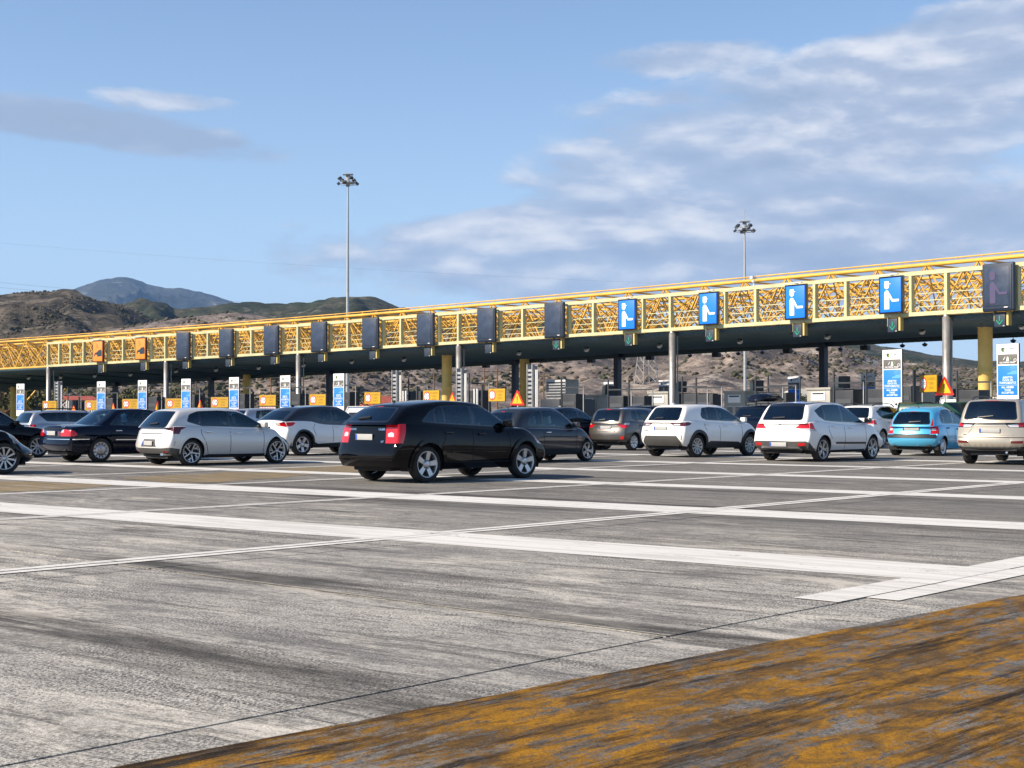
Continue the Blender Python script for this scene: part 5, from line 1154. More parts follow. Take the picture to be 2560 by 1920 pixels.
# space truss
bay = 2.72; nb = int((SLEN - 4) / bay); dep = 2.85; nd = 4; D0 = 1.25; lat = MB(); TOPZ = HF + .42
def TN(i, j, top, half=0.0):
    t = t_at(min(SLEN-2, 1 + (i + half) * bay)); return GC(t, D0 + j * dep, ZB(t) + (TOPZ if top else .12))
rr_ = random.Random(5)
for i in range(nb):
    for j in range(nd+1):
        if j in (0,): continue
        lat.tube(TN(i, j, False), TN(i+1, j, False), .055, 5, caps=False); lat.tube(TN(i, j, True, .5), TN(i+1, j, True, .5), .06, 5, caps=False)
    for j in range(nd+1):
        lat.tube(TN(i, j, False), TN(i, j, True, .5), .045, 5, caps=False); lat.tube(TN(i+1, j, False), TN(i, j, True, .5), .045, 5, caps=False)
        if j < nd:
            lat.tube(TN(i, j, False), TN(i, j+1, False), .045, 5, caps=False); lat.tube(TN(i, j, True, .5), TN(i, j+1, True, .5), .05, 5, caps=False)
            mid = (TN(i, j, True, .5) + TN(i, j+1, True, .5)) / 2
            for a, b in ((i, j), (i+1, j), (i, j+1), (i+1, j+1)): lat.tube(TN(a, b, False), TN(i, j, True, .5) if b == j+1 else TN(i, j+1, True, .5), .034, 5, caps=False)
            lat.tube(TN(i, j, False), TN(i+1, j+1, False), .028, 4, caps=False)
    # light secondary lattice close behind the fascia
    a, b = TN(i, 0, False), TN(i, 0, True); c, d = TN(i+1, 0, False), TN(i+1, 0, True)
    lat.tube((a+b)/2, (b+d)/2, .026, 4, caps=False); lat.tube((b+d)/2, (c+d)/2, .026, 4, caps=False); lat.tube((a+b)/2, (c+a)/2, .026, 4, caps=False); lat.tube((a+c)/2, (c+d)/2, .026, 4, caps=False)
    for jj in (1, 2, 3):
        a, b, c, d = TN(i, jj, False), TN(i, jj, True), TN(i+1, jj, False), TN(i+1, jj, True)
        lat.tube(a, d, .03, 4, caps=False); lat.tube(b, c, .03, 4, caps=False)
tag(world_part(lat, 'truss_lattice', m_truss, canopy, fix=False), kind='stuff')
def chord(D, dz, r, name):
    m = MB(); n = nb * 2
    for i in range(n):
        t0, t1 = t_at(1 + i*bay/2), t_at(1 + (i+1)*bay/2); m.tube(GC(t0, D, ZB(t0)+dz), GC(t1, D, ZB(t1)+dz), r, 8, caps=False)
    return world_part(m, name, m_truss, canopy, fix=False)
chord(D0, .12, .09, 'bottom_chord'); chord(D0, TOPZ, .095, 'top_chord'); chord(D0+.3, TOPZ+.24, .034, 'top_rail'); chord(D0+dep, TOPZ, .08, 'top_chord'); chord(D0+2*dep, TOPZ, .08, 'top_chord')
m = MB()
for i in range(nb*2):
    t = t_at(1 + i*bay/2 ); m.tube(GC(t, D0, ZB(t)+TOPZ), GC(t, D0+.3, ZB(t)+TOPZ+.24), .022, 4, caps=False)
tag(world_part(m, 'rail_brackets', m_truss, canopy, fix=False), kind='stuff')
# columns
for px in (120, 414, 745, 1146, 1680, 2366, 2900):
    t = px; p = GC(t, .05); z0 = zg(p.y); z1 = ZB(t)
    m = MB().lathe([(.19, z0-.1), (.19, z1-.12), (.15, z1-.12), (.15, z1)], 20, M=Matrix.Translation((p.x, p.y, 0))); m.tube((p.x, p.y, z0), (p.x, p.y, z0+.03), .3, 16); world_part(m, 'steel_column', m_steel, canopy, fix=False)
    t2 = at_px(px + 11, .35); q = GC(t2, .45); world_part(MB().tube((q.x, q.y, z0), (q.x, q.y, z1-.25), .035, 8), 'downpipe', m_galv, canopy)
for px, D, r in ((1117, 4.0, .33), (2464, 4.0, .33), (617, 12, .34), (1311, 12, .34), (35, 12, .34)):
    t = at_px(px, D); p = GC(t, D); z0 = zg(p.y); z1 = ZB(t) - .42; zm = z0 + (z1-z0)*.62
    m = MB().lathe([(r, z0), (r, zm), (r*1.02, zm+.01), (r*1.02, zm+.04), (r, zm+.05), (r, z1), (r*1.35, z1+.05)], 24, M=Matrix.Translation((p.x, p.y, 0))); world_part(m, 'yellow_column', m_ycol, canopy, fix=False)
for px in (288, 528, 823, 1288, 1544, 2059, 2700):
    t = at_px(px, 12.2); p = GC(t, 12.2); z0 = zg(p.y); o = MB().box(-.19, .19, -.19, .19, z0, ZB(t) + BACKDZ(t) + .3).obj('blue_column', m_bcol, canopy); o.location = Vector((p.x, p.y, 0)) - canopy.location; o.rotation_euler = (0, 0, -gaz(t))
# splayed yellow legs at the left end
for px, dx in ((28, -4.0), (28, 3.0), (100, -3.5), (100, 3.0), (64, 0)):
    t = at_px(px, 14); p = GC(t, 14); q = GC(t, 14) + Vector((dx*.35, 0, 0)); z0 = zg(p.y); world_part(MB().tube((p.x, p.y, z0+1.6), (p.x+dx, p.y, ZB(t)-.6), .10, 8).tube((p.x, p.y, z0+1.6), (p.x-dx*.5, p.y, z0), .10, 8), 'splayed_leg', m_truss, canopy)

# ------------------------------------------------------------------ things on and under the canopy
ORD = ['first', 'second', 'third', 'fourth', 'fifth', 'sixth', 'seventh', 'eighth', 'ninth', 'tenth', 'eleventh', 'twelfth', 'thirteenth', 'fourteenth', 'fifteenth', 'sixteenth', 'seventeenth', 'eighteenth', 'nineteenth', 'twentieth']
m_case = principled('sign_casing', (0.018, 0.032, 0.058), 0.5, var=0.12); m_screen = principled('dead_screen', (0.030, 0.046, 0.085), 0.35, var=0.25, vscale=3)
m_blue = principled('sign_blue', (0.005, 0.165, 0.78), 0.4, emit=(0.0, 0.13, 0.75), estr=0.22); m_lwhite = principled('sign_white', (0.82, 0.82, 0.82), 0.5, emit=(1, 1, 1), estr=0.12)
m_orange = principled('sign_orange', (0.80, 0.24, 0.03), 0.5, emit=(0.9, 0.25, 0.02), estr=0.12); m_brown = principled('sign_brown', (0.10, 0.020, 0.012), 0.5)
m_green = principled('arrow_green', (0.01, 0.22, 0.13), 0.4, emit=(0.0, 0.5, 0.25), estr=0.10); m_violet = principled('faded_figure', (0.060, 0.050, 0.120), 0.5); m_flap = principled('signal_flap', (0.55, 0.44, 0.16), 0.55, var=.2)
def circ(cx, cz, r, n=20): return [(cx + r*math.cos(2*math.pi*i/n), cz + r*math.sin(2*math.pi*i/n)) for i in range(n)]
def figure(parent, k, mat, y):
    m = MB(); T = lambda pts: [(x*k, z*k) for x, z in pts]
    M0 = Matrix.Translation((0, y, 0))
    m.poly(T(circ(-.20, .42, .135)), M0, .012); M1 = Matrix.Translation((0, y-.002, 0)); m.poly(T([(-.33, .48), (-.07, .48), (-.07, .50), (.02, .50), (.02, .53), (-.07, .53), (-.08, .64), (-.32, .64)]), M1, .012)
    m.poly(T([(-.33, -.66), (-.06, -.66), (-.06, .0), (-.07, .12), (-.13, .20), (-.20, .22), (-.28, .19), (-.33, .10)]), M0, .012)
    m.poly(T([(-.08, .10), (-.02, .06), (.14, -.22), (.10, -.32), (-.08, -.06)]), M1, .012); m.poly(T([(.10, -.32), (.46, -.32), (.49, -.28), (.49, -.24), (.46, -.21), (.12, -.21)]), Matrix.Translation((0, y-.004, 0)), .012)
    return m.obj('attendant_symbol', mat, parent)
VMS = [246.5, 353, 458.5, 566, 679, 798, 927, 1064.8, 1217.5, 1387.6, 1570.5, 1774, 1993, 2231.5, 2500]
for k, px in enumerate(VMS):
    t = at_px(px, -.32); p = GC(t, -.32, ZB(t) + HF/2); az_ = gaz(t)
    kind = 'orange' if k < 2 else 'dark' if k < 10 else 'blue' if k < 14 else 'faded'
    nm = {'orange': 'orange_lane_sign', 'dark': 'switched_off_lane_sign', 'blue': 'attendant_lane_sign', 'faded': 'faded_lane_sign'}[kind]
    lab = {'orange': 'orange sign with a black car and radio waves, %s from the left on the canopy' % ORD[k], 'dark': 'switched-off dark lane sign, %s of the eight blank ones from the left' % ORD[k-2],
           'blue': 'lit blue lane sign with a white capped attendant, %s of four from the left' % ORD[k-10], 'faded': 'big dark lane sign with a faded attendant, at the right edge'}[kind]
    r = empty(nm, p, -az_, lab, 'lane sign', 'lane signs along the canopy front')
    if kind in ('dark', 'faded'):
        MB().box(-.78, .78, -.12, .08, -1.03, 1.03).obj('casing', m_case, r, bevel=.09, seg=3); MB().box(-.69, .69, -.15, -.10, -.94, .94).obj('casing_front', m_case, r, bevel=.02)
        MB().box(-.59, .59, -.165, -.14, -.80, .84).obj('screen', m_screen, r, bevel=.01)
        MB().box(.34, .52, -.175, -.16, -.90, -.86).obj('maker_plate', m_wht, r)
        if kind == 'faded': figure(r, 1.05, m_violet, -.178)
    else:
        cm, fm = (m_brown, m_orange) if kind == 'orange' else (M_['gloss_black'], m_blue)
        MB().box(-.66, .66, -.10, .05, -.86, .86).obj('casing', cm, r, bevel=.02); MB().box(-.57, .57, -.125, -.09, -.78, .78).obj('screen', fm, r, bevel=.012)
        MB().box(-.62, .50, -.30, -.16, .90, .94).obj('shade_lamp', m_wht, r, bevel=.01); MB().bar((0, .1, .90), (0, -.25, .92), .05, .03).obj('lamp_arm', m_wht, r)
        if kind == 'blue':
            figure(r, .98, m_lwhite, -.140)
            for zz in (-.52, -.26, 0, .26, .52): MB().box(-.57, .57, -.1262, -.125, zz-.004, zz+.004).obj('panel_joint', principled('panel_joint', (0.02, 0.25, 0.85), 0.4), r)
        else:
            for q in range(3):
                m = MB()
                rr = .16 + q*.13; arc = [(-.32 + rr*math.cos(R(a)), .10 + rr*math.sin(R(a))*1.3) for a in range(20, 81, 10)]
                for a, b in zip(arc, arc[1:]): m.bar((a[0], -.128, a[1]), (b[0], -.128, b[1]), .004, .035, (0, 1, 0)) if False else m.raw([(a[0], -.130, a[1]), (b[0], -.130, b[1]), (b[0]*.9-.03, -.130, b[1]*.94), (a[0]*.9-.03, -.130, a[1]*.94)], [(0, 1, 2, 3)])
                m.obj('radio_wave', M_['gloss_black'], r, fix=False)
            MB().poly([(-.42, -.40), (-.40, -.22), (-.30, -.12), (-.05, -.06), (.12, .08), (.45, .12), (.53, .0), (.53, -.40), (.10, -.42)], Matrix.Translation((0, -.134, 0)), .006).obj('car_symbol', M_['gloss_black'], r)
            MB().poly(circ(-.16, -.40, .14), Matrix.Translation((0, -.137, 0)), .006).obj('wheel_symbol', m_orange, r)
    # lane signal hanging under the frame
    t = at_px(px + (4 if k > 9 else 6), -.10); zc_ = ZB(t) - .36; p = GC(t, -.10, zc_)
    ar = k > 8
    s = empty('lane_signal', p, -az_, ('dark lane signal box with a green arrow under the canopy, %s from the right' % ORD[14-k]) if ar else 'small dark lane signal box hanging under the canopy, %s from the left' % ORD[k], 'lane signal', 'lane signals below the signs')
    MB().box(-.27, .27, -.10, .10, -.32, .30).obj('housing', m_case, s, bevel=.015)
    MB().box(.16, .24, -.112, -.09, -.29, -.265).obj('maker_plate', m_wht, s)
    if ar:
        m = MB().poly([(-.03, .16), (.03, .16), (.03, -.06), (-.03, -.06)], Matrix.Translation((0, -.112, 0)), .01)
        m.poly([(-.16, .0), (-.16, -.06), (0, -.24), (.16, -.06), (.16, .0), (0, -.16)], Matrix.Translation((0, -.114, 0)), .01); m.obj('green_arrow', m_green, s)
    MB().box(.30, .40, -.06, .18, -.26, .42).obj('side_flap', m_flap, s)
    MB().box(-.33, -.29, -.04, .12, -.05, .42).obj('bracket', m_flap, s)
# globe lamps
LAMPS = [(71.6, 945), (152, 943), (237, 940), (326, 936.6), (440, 928), (540, 924.8), (646.6, 919.7), (758.7, 913), (879.6, 904.5), (1010, 899), (1298, 883), (1466.7, 874), (1649, 864), (1850, 853.6), (2069, 842), (2305.6, 829), (2556, 816)]
for k, (px, py) in enumerate(LAMPS):
    t = at_px(px, 3.2); c0 = GC(t, 3.2); p = P(px, py, c0.y); r = empty('canopy_lamp', p, -gaz(t), 'pale bowl lamp hanging under the canopy, %s from the left' % ORD[k], 'lamp', 'bowl lamps under the canopy')
    MB().lathe([(.001, -.14), (.08, -.125), (.15, -.06), (.17, .03), (.16, .06)], 16, M=Matrix.Rotation(R(38), 4, 'X')).obj('bowl', m_wht, r, fix=False)
    MB().box(-.10, .10, -.08, .12, .05, .22).obj('gear_box', m_char, r, bevel=.02); MB().tube((0, .03, .2), (0, .03, .55), .018, 6).obj('hanger', m_galv, r)
BOXES = [(490, 946), (576, 941), (669, 938), (775, 933), (877, 928), (984, 926), (1095, 919), (1215, 914), (1478, 901), (1625, 894), (1791, 886.6), (1969, 877), (2163, 868.5)]
for k, (px, py) in enumerate(BOXES):
    t = at_px(px, 13.0); c0 = GC(t, 13.0); p = P(px, py, c0.y); r = empty('toll_scanner', p, -gaz(t), 'black scanner box hanging from the rear canopy beam, %s from the left' % ORD[k], 'scanner', 'black boxes under the rear beam')
    MB().box(-.24, .24, -.18, .18, -.16, .12).obj('housing', m_char, r, bevel=.02); MB().box(-.06, .06, -.05, .05, .10, .40).obj('bracket', m_char, r); MB().box(-.20, .20, -.22, -.17, -.10, .02).obj('lens_hood', M_['black_trim'], r)
DOMES = [(539, 949), (706, 939), (808, 934), (914, 927), (1030.6, 921.6), (1276, 909), (1411.7, 903), (1559.5, 896), (1725, 888.6), (1845.6, 883.5), (1905.8, 880.5), (2044.8, 873), (2100.8, 872), (2256, 863.7), (2312, 861), (2533, 851.7)]
for k, (px, py) in enumerate(DOMES):
    t = at_px(px, 13.6); c0 = GC(t, 13.6); p = P(px, py, c0.y); r = empty('dome_camera', p, -gaz(t), 'black dome camera under the rear canopy beam, %s from the left' % ORD[k], 'camera', 'dome cameras under the rear beam')
    MB().lathe([(.001, -.13), (.10, -.10), (.15, -.02), (.16, .03), (.05, .08), (.02, .10)], 14).obj('dome', M_['gloss_black'], r, fix=False); MB().tube((0, 0, .08), (0, 0, .30), .02, 6).obj('stalk', m_char, r)
t = at_px(1893, .2); p = GC(t, -.05, ZB(t) + HF); r = empty('white_camera', p, -gaz(t), 'white surveillance camera on top of the green canopy frame', 'camera')
MB().box(-.09, .09, -.2, .12, .34, .48).obj('camera_body', m_wht, r, bevel=.02); MB().tube((0, 0, 0), (0, 0, .2), .03).obj('stalk', m_wht, r); MB().lathe([(.001, .14), (.09, .18), (.10, .26), (.001, .30)], 12).obj('ball_joint', m_wht, r, fix=False)

# ------------------------------------------------------------------ information panels
m_pblue = principled('panel_blue', (0.012, 0.19, 0.80), 0.45); m_pgrey = principled('panel_grey', (0.115, 0.11, 0.105), 0.5); m_lblue = principled('panel_light_blue', (0.10, 0.36, 0.90), 0.45); m_lgreen = principled('logo_green', (0.16, 0.33, 0.04), 0.5)
m_dkt = principled('print_dark', (0.02, 0.02, 0.022), 0.5); m_prt = principled('print_white', (0.80, 0.81, 0.82), 0.5)
def info_panel():
    r = empty('information_panel'); H = 2.40; w = .475
    def Z(f): return H * (1 - f)
    MB().box(-w-.015, w+.015, .0, .09, -.012, H+.012).obj('panel_back', m_dkt, r, bevel=.05, seg=3)
    MB().box(-w, w, -.012, .02, 0, H).obj('panel_board', m_prt, r, bevel=.008)
    MB().box(-w+.045, w-.045, -.018, 0, Z(.325), Z(.165)).obj('grey_field', m_pgrey, r, bevel=.004); MB().box(-w+.045, w-.045, -.018, 0, Z(.815), Z(.342)).obj('blue_field', m_pblue, r, bevel=.004)
    m = MB().poly([(-.28, Z(.07)), (-.20, Z(.055)), (-.12, Z(.07)), (-.13, Z(.11)), (-.19, Z(.135)), (-.27, Z(.105))], Matrix.Translation((0, -.016, 0)), .006); m.obj('logo_shield', m_dkt, r)
    MB().poly([(-.21, Z(.075)), (-.14, Z(.08)), (-.15, Z(.11)), (-.19, Z(.125))], Matrix.Translation((0, -.019, 0)), .006).obj('logo_leaf', m_lgreen, r)
    letter('lettering', 'OLYMPIA', .085, (.12, -.0135, Z(.083)), m_dkt, r, width=.36); letter('lettering', 'ODOS', .06, (.03, -.0135, Z(.112)), m_dkt, r)
    m = MB().poly([(-.06, Z(.275)), (.07, Z(.275)), (.03, Z(.205)), (-.015, Z(.205))], Matrix.Translation((0, -.021, 0)), .004); m.poly([(-.20, Z(.255)), (-.17, Z(.255)), (-.09, Z(.205)), (-.11, Z(.205))], Matrix.Translation((0, -.021, 0)), .004); m.obj('road_symbol', m_prt, r)
    MB().poly([(.14, Z(.25)), (.17, Z(.25)), (.11, Z(.205)), (.09, Z(.205))], Matrix.Translation((0, -.021, 0)), .004).obj('road_edge_symbol', m_lgreen, r)
    letter('lettering', 'OLYMPIA PASS', .088, (-.02, -.0195, Z(.298)), m_prt, r, width=.66)
    rg = MB(); c_ = circ(.33, Z(.262), .062, 16); c2 = circ(.33, Z(.262), .045, 16); rg.raw([(a, -.020, b) for a, b in c_] + [(a, -.020, b) for a, b in c2], [(i, (i+1) % 16, 16+(i+1) % 16, 16+i) for i in range(16)]); rg.obj('ring_symbol', m_prt, r, fix=False)
    wv = MB()
    for q in range(3):
        rr = .09 + q*.075; a_ = [(.10 + rr*math.cos(R(x)), Z(.435) + rr*math.sin(R(x))) for x in range(25, 86, 10)]; b_ = [(.10 + (rr-.022)*math.cos(R(x)), Z(.435) + (rr-.022)*math.sin(R(x))) for x in range(25, 86, 10)]
        wv.raw([(x, -.0195, z) for x, z in a_ + b_], [(i, i+1, len(a_)+i+1, len(a_)+i) for i in range(len(a_)-1)])
    wv.raw([(x, -.0195, z) for x, z in [(-.02, Z(.485)), (.0, Z(.465)), (.12, Z(.455)), (.20, Z(.43)), (.40, Z(.425)), (.40, Z(.485))]], [tuple(range(6))]); wv.obj('car_and_waves_symbol', m_lblue, r, fix=False)
    for txt, f, wd in (('ΔΕΚΤΟΙ', .535, .42), ('ΟΛΟΙ ΟΙ', .578, .44), ('ΠΟΜΠΟΔΕΚΤΕΣ', .620, .74), ('ALL GREEK', .690, .56), ('TAGS', .733, .28), ('ACCEPTED', .776, .54)):
        letter('lettering', txt, .098, (0, -.0195, Z(f)), m_prt, r, width=wd)
    MB().box(-.40, .40, -.0205, -.018, Z(.657), Z(.653)).obj('dividing_line', m_prt, r)
    m = MB(); m.poly([(-.02, Z(.865)), (.0, Z(.858)), (.20, Z(.935)), (.18, Z(.942))], Matrix.Translation((0, -.017, 0)), .005); m.poly([(.10, Z(.945)), (.26, Z(.955)), (.235, Z(.905))], Matrix.Translation((0, -.019, 0)), .005); m.obj('arrow_symbol', m_dkt, r)
    MB().box(-.05, .05, .02, .08, -1.9, 0).obj('post', m_galv, r)
    return r
proto = info_panel(); kids_index(); first = [True]
def put(proto, loc, rz, label, cat, group):
    o = proto if first[0] else copy_tree(proto)
    first[0] = False; o.location = loc; o.rotation_euler = (0, 0, rz); tag(o, label, cat, group); return o
PANELS = [(51, 'leftmost, beside the splayed yellow legs'), (253, 'second from the left'), (356, 'third from the left'), (465, 'fourth from the left'), (585, 'fifth, above the nose of the silver hatchback'), (713, 'sixth, above the roof of the white crossover'), (847, 'seventh, behind the white van'), (2231, 'between the booth and the red warning triangle'), (2520, 'at the right edge beside the yellow column')]
for k, (px, where) in enumerate(PANELS):
    ppm = PPM(px) * 1.12; Y = F / ppm; ztop = 3.98 + zg(Y) * .9; p = Vector(((px-CX)/F*Y, Y, ztop - 2.40))
    put(proto, p, -gaz(px), 'tall white and blue toll tag panel, ' + where, 'information panel', 'tall toll tag panels before the gates')
for k, (px, yt) in enumerate([(1522, 955), (1660, 951), (1985, 941), (2170, 933)]):
    Y = 3.18 / ((HZ-yt)/F + .01); p = Vector(((px-CX)/F*Y, Y, P(px, yt, Y).z - 2.40)); o = put(proto, p, -gaz(px), 'shaded toll tag panel under the canopy, %s from the left' % ORD[k], 'information panel', 'shaded toll tag panels between the booths')
# ------------------------------------------------------------------ height limit signs and triangles
m_sy = principled('sign_yellow', (0.52, 0.30, 0.008), 0.45, var=.06); m_sr = principled('sign_red', (0.62, 0.012, 0.015), 0.4); m_ob = principled('lettering_brown', (0.28, 0.13, 0.01), 0.5); m_redl = principled('sign_signal_red', (0.80, 0.02, 0.01), 0.35, emit=(1, .02, 0), estr=.15); m_yl = principled('triangle_yellow', (0.85, 0.45, 0.01), 0.4)
def height_sign():
    r = empty('height_limit_sign'); MB().box(-.725, .725, 0, .05, -.36, .36).obj('board_edge', principled('board_edge', (0.13, 0.08, 0.02), .5), r, bevel=.01); MB().box(-.70, .70, -.008, .02, -.335, .335).obj('board', m_sy, r)
    MB().poly(circ(-.38, 0, .275, 28), Matrix.Translation((0, -.013, 0)), .006).obj('red_ring', m_sr, r); MB().poly(circ(-.38, 0, .215, 28), Matrix.Translation((0, -.018, 0)), .006).obj('white_disc', m_prt, r)
    for sg in (1, -1): MB().poly([(-.46, sg*.19), (-.30, sg*.19), (-.38, sg*.10)], Matrix.Translation((0, -.022, 0)), .005).obj('height_arrow', m_dkt, r)
    letter('lettering', '2.10', .21, (-.38, -.0195, 0), m_dkt, r, width=.37)
    for txt, z in (('ΙΧ ΜΟΝΟ', .18), ('CARS', 0.0), ('ONLY', -.18)): letter('lettering', txt, .155, (.28, -.0095, z), m_ob, r)
    MB().tube((-.72, .04, .30), (-1.35, .10, .30), .02, 6).obj('support_arm', m_char, r); MB().box(-1.42, -1.32, .05, .15, -2.2, .6).obj('support_post', m_char, r)
    return r
def striped_bar(parent, z=-.47):
    for i in range(9):
        MB().poly([(-.66+i*.145, -.05), (-.60+i*.145, -.05), (-.52+i*.145, .05), (-.58+i*.145, .05)], Matrix.Translation((0, -.012, z)), .006).obj('red_stripe', m_sr, parent)
    MB().box(-.68, .68, -.006, .02, z-.055, z+.055).obj('white_bar', m_prt, parent)
proto = height_sign(); kids_index(); first = [True]
HS = [(124, 1014, 34, 20), (233, 1013, 38, 26), (326, 1010, 40, 25), (436, 1009, 41, 25), (549, 1006, 43, 27), (669, 1001, 41, 27), (794, 999.5, 41, 29), (931, 995, 40.5, 28.5), (1078, 991, 41, 31), (1242, 987.5, 42, 32), (2320.5, 959, 42, 42)]
for k, (px, py, w, h) in enumerate(HS):
    ppm = PPM(px) * 1.10; Y = F/ppm; p = P(px, py, Y); app = w / ppm; rel = math.acos(min(.97, app/1.45)); az_ = rel + math.atan((px-CX)/F)
    o = put(proto, p, -az_, 'yellow height limit sign reading cars only, %s from the left' % ORD[k], 'traffic sign', 'yellow height limit signs before the gates')
    if k in (2, 6, 5): striped_bar(o)
def triangle():
    r = empty('warning_triangle'); s = .45; hh = s*math.sqrt(3)
    MB().poly(rnd_poly([(-s, 0), (s, 0), (0, hh)], .05), Matrix.Translation((0, 0, 0)), .03).obj('red_border', m_redl, r)
    MB().poly([(-s*.68, hh*.11), (s*.68, hh*.11), (0, hh*.80)], Matrix.Translation((0, -.006, 0)), .01).obj('yellow_face', m_yl, r)
    m = MB().poly([(-.022, hh*.30), (.022, hh*.30), (.03, hh*.58), (-.03, hh*.58)], Matrix.Translation((0, -.010, 0)), .01); m.poly(circ(0, hh*.22, .028, 10), Matrix.Translation((0, -.010, 0)), .01); m.obj('exclamation_mark', m_dkt, r)
    MB().box(-.03, .03, .03, .07, -2.0, .3).obj('post', m_galv, r); return r
proto = triangle(); kids_index(); first = [True]
for k, (px, yb, w, h, wh) in enumerate([(184, 1026, 10, 13, 'behind the silver people carrier'), (283, 1026, 8, 20, 'behind the dark blue saloon'), (394, 1027, 13, 26, 'left of the silver hatchback roof'), (500, 1020, 13, 21, 'above the silver hatchback roof'), (1130.5, 1010, 22, 30, 'beside the left yellow column'), (1293, 1013, 36, 39, 'above the small grey car'), (2361, 988, 46, 49, 'right of the yellow sign, nearest and largest')]):
    ppm = PPM(px) * 1.10; Y = F/ppm; sc = h/ppm/.78; rel = math.acos(min(.95, max(.2, (w/ppm)/(.9*sc)))); p = P(px, yb, Y)
    o = put(proto, p, -(rel*.98 + math.atan((px-CX)/F)), 'red and yellow warning triangle, ' + wh, 'traffic sign', 'warning triangles before the gates'); o.scale = (sc, sc, sc)
# ------------------------------------------------------------------ booths, racks, cabinets, islands
m_bg = principled('booth_grey', (0.34, 0.33, 0.30), 0.5, 0.2, var=0.08); m_bd = principled('booth_dark', (0.014, 0.021, 0.032), 0.45, var=0.2); m_cream = principled('cream_box', (0.55, 0.52, 0.42), 0.5, var=.1)
def booth():
    r = empty('toll_booth')
    MB().box(-.74, .74, 0, 1.0, 0, 2.72).obj('front_cabin', m_bg, r, bevel=.02); MB().box(-.80, .80, -.05, 1.02, 2.72, 2.85).obj('front_roof', m_bg, r, bevel=.01)
    MB().box(-.70, .70, 1.0, 4.4, 0, 2.70).obj('rear_cabin', m_bd, r, bevel=.02); MB().box(-.76, .76, 1.03, 4.46, 2.70, 2.78).obj('rear_roof', m_char, r)
    MB().box(-.45, .45, -.03, .0, 2.18, 2.62).obj('lane_number_board', m_prt, r, bevel=.01); MB().box(-.36, .36, -.045, -.02, 2.50, 2.58).obj('strip_lamp', m_char, r, bevel=.01)
    for x0, x1, nm in ((-.52, -.10, 'door_window'), (.08, .56, 'front_window')):
        MB().box(x0-.03, x1+.03, -.02, .0, .77, 1.98).obj('window_frame', m_wht, r); MB().box(x0, x1, -.028, -.018, .80, 1.95).obj(nm, G_['dark'] if False else M_['gloss_black'], r)
    for y0 in (1.15, 1.85): MB().box(.70, .73, y0, y0+.55, .9, 2.0).obj('side_window', M_['gloss_black'], r); 
    for y0 in (1.12, 1.74, 2.44): MB().box(.73, .745, y0, y0+.04, .6, 2.1).obj('window_post', m_wht, r)
    MB().box(.70, .712, 2.9, 4.3, 1.70, 1.72).obj('panel_seam', m_char, r)
    MB().box(.10, .35, 1.2, 1.6, 2.85, 3.4).obj('air_conditioner', m_cream, r, bevel=.03); MB().box(.38, .8, 1.2, 1.6, 2.82, 3.45).obj('ventilator', m_char, r)
    MB().tube((.95, 3.0, 0), (.95, 3.0, 2.75), .10, 12).obj('guard_post', m_cream, r)
    return r
proto = booth(); kids_index(); first = [True]
for k, (px, yt) in enumerate([(1470, 987), (1645, 979), (1836, 977), (2046, 969), (2278, 968)]):
    Y = 2.03 / ((HZ-yt)/F + .01); p = Vector(((px-CX)/F*Y, Y, zg(Y))); put(proto, p, -gaz(px), 'grey toll booth with a white number board, %s from the left' % ORD[k], 'toll booth', 'toll booths under the canopy')
# dark booth with louvred unit on top
Y = 86; p = Vector(((1375-CX)/F*Y, Y, zg(Y))); r = empty('dark_booth', p, -gaz(1375), 'dark toll booth with a grey louvred unit on its roof, behind the small grey car', 'toll booth')
MB().box(-.8, .8, 0, 3.2, 0, 2.5).obj('cabin', m_bd, r, bevel=.02); MB().box(-.7, .9, .4, 1.6, 2.5, 3.7).obj('roof_unit', m_galv, r, bevel=.03)
for i in range(6): MB().box(-.66, .86, .37, .40, 2.62+i*.17, 2.70+i*.17).obj('louvre', m_char, r)
MB().box(.9, 1.15, -.2, .1, 0, 2.1).obj('side_post', m_galv, r)
for k, (px, yt, wd) in enumerate([(991, 926, 26), (1153, 921, 27), (1330, 911, 28), (146, 953, 24)]):
    ppm = PPM(px)*1.06; Y = F/ppm; top = P(px, yt, Y).z; z0 = zg(Y); H = top - z0; r = empty('cable_rack', Vector(((px-CX)/F*Y, Y, z0)), -gaz(px), 'tall grey slatted cable rack with twin white pipes, %s' % ['left of the middle yellow column', 'right of the middle yellow column', 'above the small grey car', 'beside the leftmost steel column'][k], 'cable rack', 'tall grey cable racks')
    for sx in (-.22, .16): MB().box(sx, sx+.05, -.2, .2, 0, H).obj('upright', m_galv, r)
    nS = int(H/.24)
    for i in range(nS): MB().box(-.17, .16, -.16, .16, i*.24+.04, i*.24+.17).obj('slat', m_galv, r)
    for sx in (.30, .42): MB().tube((sx, 0, 0), (sx, 0, H*.93), .045, 8).obj('white_pipe', m_wht, r)
    MB().bar((.2, 0, H-.05), (.46, 0, H-.05), .04, .04).obj('top_bracket', m_galv, r)
m_lou = principled('louvre_grey', (0.055, 0.060, 0.070), 0.5)
def cabinet(): 
    r = empty('barrier_cabinet'); MB().box(-.45, .45, -.25, .5, 0, 1.0).obj('case', m_char, r, bevel=.015)
    for i in range(4): MB().box(-.38, .38, -.27, -.25, .25+i*.17, .33+i*.17).obj('louvre', m_lou, r)
    MB().box(-.50, -.44, -.3, -.24, 0, 1.35).obj('corner_post', m_char, r); MB().box(.95, .99, -.3, -.26, 0, 1.15).obj('rail_post', m_galv, r); MB().box(-.45, .97, -.30, -.27, 1.12, 1.15).obj('rail', m_char, r); return r
proto = cabinet(); kids_index(); first = [True]
